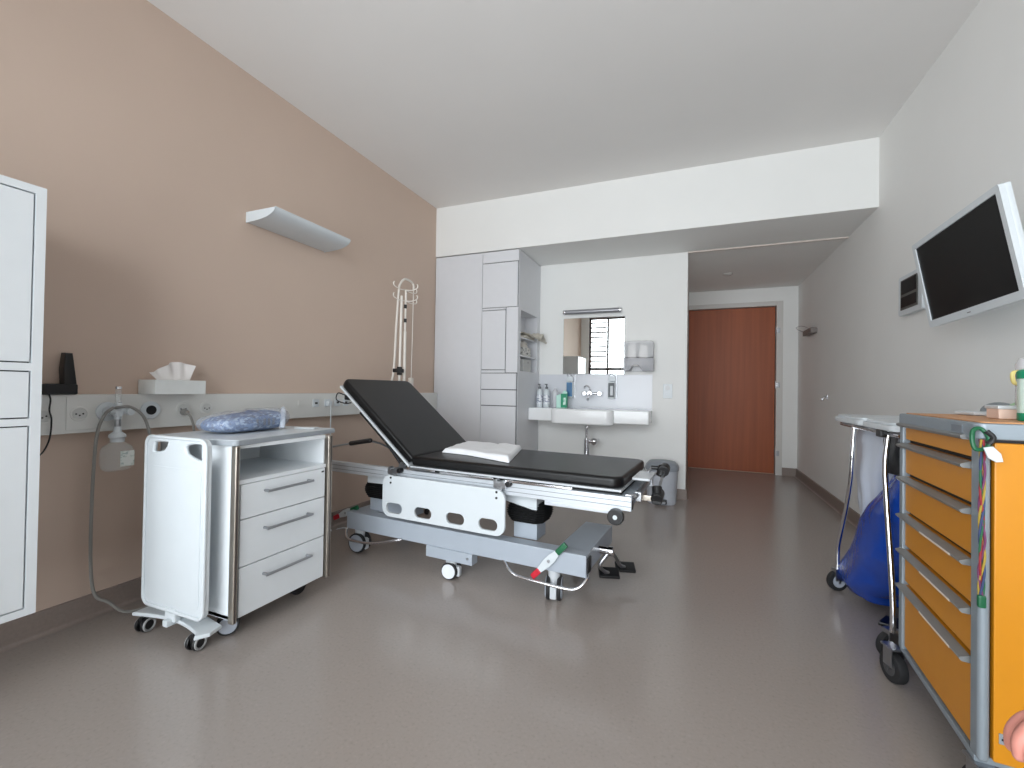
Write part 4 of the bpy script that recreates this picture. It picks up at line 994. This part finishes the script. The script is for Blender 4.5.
# lanyards hung at the trolley corner
t = thing('lanyard_bundle', 'colourful lanyard cords with white tag hanging on the trolley corner', 'lanyard', (.6235, 1.370, .0))
rd = random.Random(3)
cols = [('cord_red', (140, 34, 44)), ('cord_green', (28, 92, 58)), ('cord_blue', (52, 66, 104)), ('cord_yellow', (160, 136, 48)), ('cord_violet', (110, 50, 90))]
for i, (nm, c_) in enumerate(cols):
    pts = []
    for k in range(12):
        z = .885-.37*k/11
        pts.append((.006+.0045*math.sin(k*1.3+i*1.3), -.006-.003*math.cos(k*1.5+i*2.1), z))
    b = MB(); b.tube(pts, .0024, n=8); b.build('cord', mat(nm, c_, .7), t)
b = MB(); b.tube([(-.012, -.01, .905), (-.016, -.016, .88), (-.01, -.018, .862), (.01, -.016, .868), (.014, -.012, .89), (.002, -.008, .91)], .0045, n=10, closed=True); b.build('green_clip', GREEN, t)
b = MB(); b.tube([(.01, -.012, .905), (.02, -.016, .89), (.012, -.016, .875)], .006, n=10); b.build('black_clip', BLACKP, t)
b = MB(); b.prism([(-.004, .868), (.012, .872), (.026, .856), (.03, .838), (.018, .836), (.004, .845)], 'y', -.034, -.028, bev=.002); b.build('white_tag', PLASTW, t)
b = MB(); b.box((-.003, -.014, .495), (.013, -.002, .525), .005); b.build('green_toggle', GREEN, t)
# things on the trolley top
ZT = Z1+.0035
t = thing('paper_tray', 'flat white tray at the back of the trolley top', 'tray', (.868, 1.835, ZT+.0005), .1)
b = MB(); b.box((-.07, -.045, 0), (.07, .045, .012), .004); b.build('tray', PLASTW, t)
b = MB(); b.sphere((.02, 0, .012), (.045, .035, .03)); b.build('grey_dome', mat('dome_grey', (130, 136, 140), .4), t)
t = thing('card_box', 'low pale pink and white box on the trolley top', 'box', (.815, 1.605, ZT), -.1)
b = MB(); b.box((-.052, -.035, 0), (.052, .035, .03), .003); b.build('base', PINKW, t)
b = MB(); b.box((-.055, -.038, .026), (.055, .038, .036), .003); b.build('lid', PLASTW, t)
t = thing('wipes_canister', 'white canister with green cap and base on the trolley', 'canister', (.803, 1.49, ZT))
b = MB(); b.lathe([(.044, 0), (.046, .003), (.046, .02)], n=30); b.build('base_band', TEAL, t)
b = MB(); b.lathe([(.0455, .02), (.0455, .105)], n=30); b.build('canister', mat('mint_white', (214, 234, 224), .35), t)
b = MB(); b.lathe([(.047, .105), (.047, .122), (.042, .128)], n=30); b.build('cap', TEAL, t)
for z in (.085, .066):
    b = MB(); a = math.radians(215); M = Matrix.Rotation(math.radians(222), 4, 'Z')
    b.cyl((.0452, 0, z), (.0463, 0, z), .008, n=16, M=M); b.build('green_mark', GREEN, t)
t = thing('plastic_container', 'tall hazy container with yellow handle behind the green capped canister', 'container', (.889, 1.675, ZT))
b = MB(); b.lathe([(.04, 0), (.043, .004), (.043, .15), (.038, .165), (.036, .168)], n=28); b.build('container', MILKY, t)
b = MB(); b.tube([(-.045, -.012, .13), (-.062, -.02, .125), (-.06, -.02, .10), (-.045, -.012, .095)], .005, n=10); b.build('yellow_handle', mat('pale_yellow', (222, 206, 130), .5), t)
t = thing('green_pouch', 'pale green pouch lying behind the pink box', 'pouch', (.93, 1.77, ZT))
b = MB(); b.sphere((0, 0, .025), (.055, .04, .025)); b.sphere((.03, -.01, .035), (.035, .03, .02)); b.build('pouch', mat('pale_green', (176, 214, 170), .5), t)

# ------------------------------------------------------------------ hand of the person beside the camera
t = thing('person', 'bare hand of a person at the lower right corner', 'person', (.392, .715, .575))
b = MB()
# palm and forearm
b.tube([(.075, .03, -.02), (.115, .035, -.05), (.17, .04, -.09), (.26, .05, -.16)], .03, n=16, radii=[.030, .027, .030, .038], ball=True)
for k, (oy, oz) in enumerate(((-.012, .012), (.004, .018), (.02, .014), (.034, .004))):
    b.tube([(.085, .03+oy*.3, -.03+oz*.3), (.055, .015+oy*1.1, -.005+oz), (.03, .008+oy*1.2, .002+oz)], .014, n=12, radii=[.022, .016, .0115], ball=True)
fing = [(-.016, .010, 1.0), (.004, .018, 1.12), (.024, .013, 1.05), (.042, .0, .85)]
for k, (fy, fz, ln) in enumerate(fing):
    p0 = Vector((.03, .008+fy, .002+fz))
    p1 = p0+Vector((-.032*ln, -.006, .004)); p2 = p1+Vector((-.016*ln, -.002, -.018*ln)); p3 = p2+Vector((-.002, .0, -.018*ln))
    b.tube([p0, p1, p2, p3], .009, n=12, k=4, radii=[.0105, .0095, .0085, .007], ball=True)
b.tube([(.07, .0, -.03), (.045, -.03, -.03), (.02, -.042, -.032), (-.002, -.044, -.04)], .01, n=12, radii=[.018, .0135, .0105, .0085], ball=True)
o = b.build('hand', SKIN, t, ang=180)
rm = o.modifiers.new('fuse', 'REMESH'); rm.mode = 'VOXEL'; rm.voxel_size = .0022
sm = o.modifiers.new('smooth', 'SMOOTH'); sm.factor = .6; sm.iterations = 6
bpy.context.view_layer.update()
dg = bpy.context.evaluated_depsgraph_get()
me = bpy.data.meshes.new_from_object(o.evaluated_get(dg)); o.modifiers.clear(); o.data = me
me.polygons.foreach_set('use_smooth', [True]*len(me.polygons))

# ------------------------------------------------------------------ light: overcast sky through the window
wd = bpy.data.worlds.new('sky'); bpy.context.scene.world = wd; wd.use_nodes = True
bg = wd.node_tree.nodes['Background']; bg.inputs['Color'].default_value = (.90, .96, 1.0, 1); bg.inputs['Strength'].default_value = 7.0
pl = bpy.data.lights.new('window_portal', 'AREA'); pl.shape = 'RECTANGLE'; pl.size = WX1-WX0; pl.size_y = WZ1-WZ0
po = bpy.data.objects.new('window_portal', pl); C.objects.link(po); po.location = ((WX0+WX1)/2, YF-.16, (WZ0+WZ1)/2); po.rotation_euler = (PI/2, 0, 0)
pl.cycles.is_portal = True

# ------------------------------------------------------------------ camera
cam = bpy.data.cameras.new('camera'); co = bpy.data.objects.new('camera', cam); C.objects.link(co)
yaw, pitch, roll, fpx = .3867, .0107, .0161, 439.91
cam.sensor_fit = 'HORIZONTAL'; cam.sensor_width = 36; cam.lens = 36*fpx/1024; cam.clip_start = .02
fw = Vector((-math.sin(yaw)*math.cos(pitch), math.cos(yaw)*math.cos(pitch), math.sin(pitch)))
rt = Vector((math.cos(yaw), math.sin(yaw), 0)); u2 = rt.cross(fw)
r3 = rt*math.cos(roll)+u2*math.sin(roll); u3 = u2*math.cos(roll)-rt*math.sin(roll)
co.matrix_world = Matrix.Translation((0, 0, .9853)) @ Matrix((r3, u3, -fw)).transposed().to_4x4()
sc = bpy.context.scene; sc.camera = co
sc.view_settings.view_transform = 'Standard'; sc.view_settings.look = 'None'; sc.view_settings.gamma = 1; sc.view_settings.use_curve_mapping = False
sc.view_settings.exposure = 0.37
try:
    sc.cycles.use_denoising = True; sc.cycles.denoiser = 'OPENIMAGEDENOISE'
    sc.cycles.max_bounces = 12; sc.cycles.diffuse_bounces = 8; sc.cycles.sample_clamp_indirect = 8; sc.cycles.transparent_max_bounces = 16
except Exception as e: print(e)
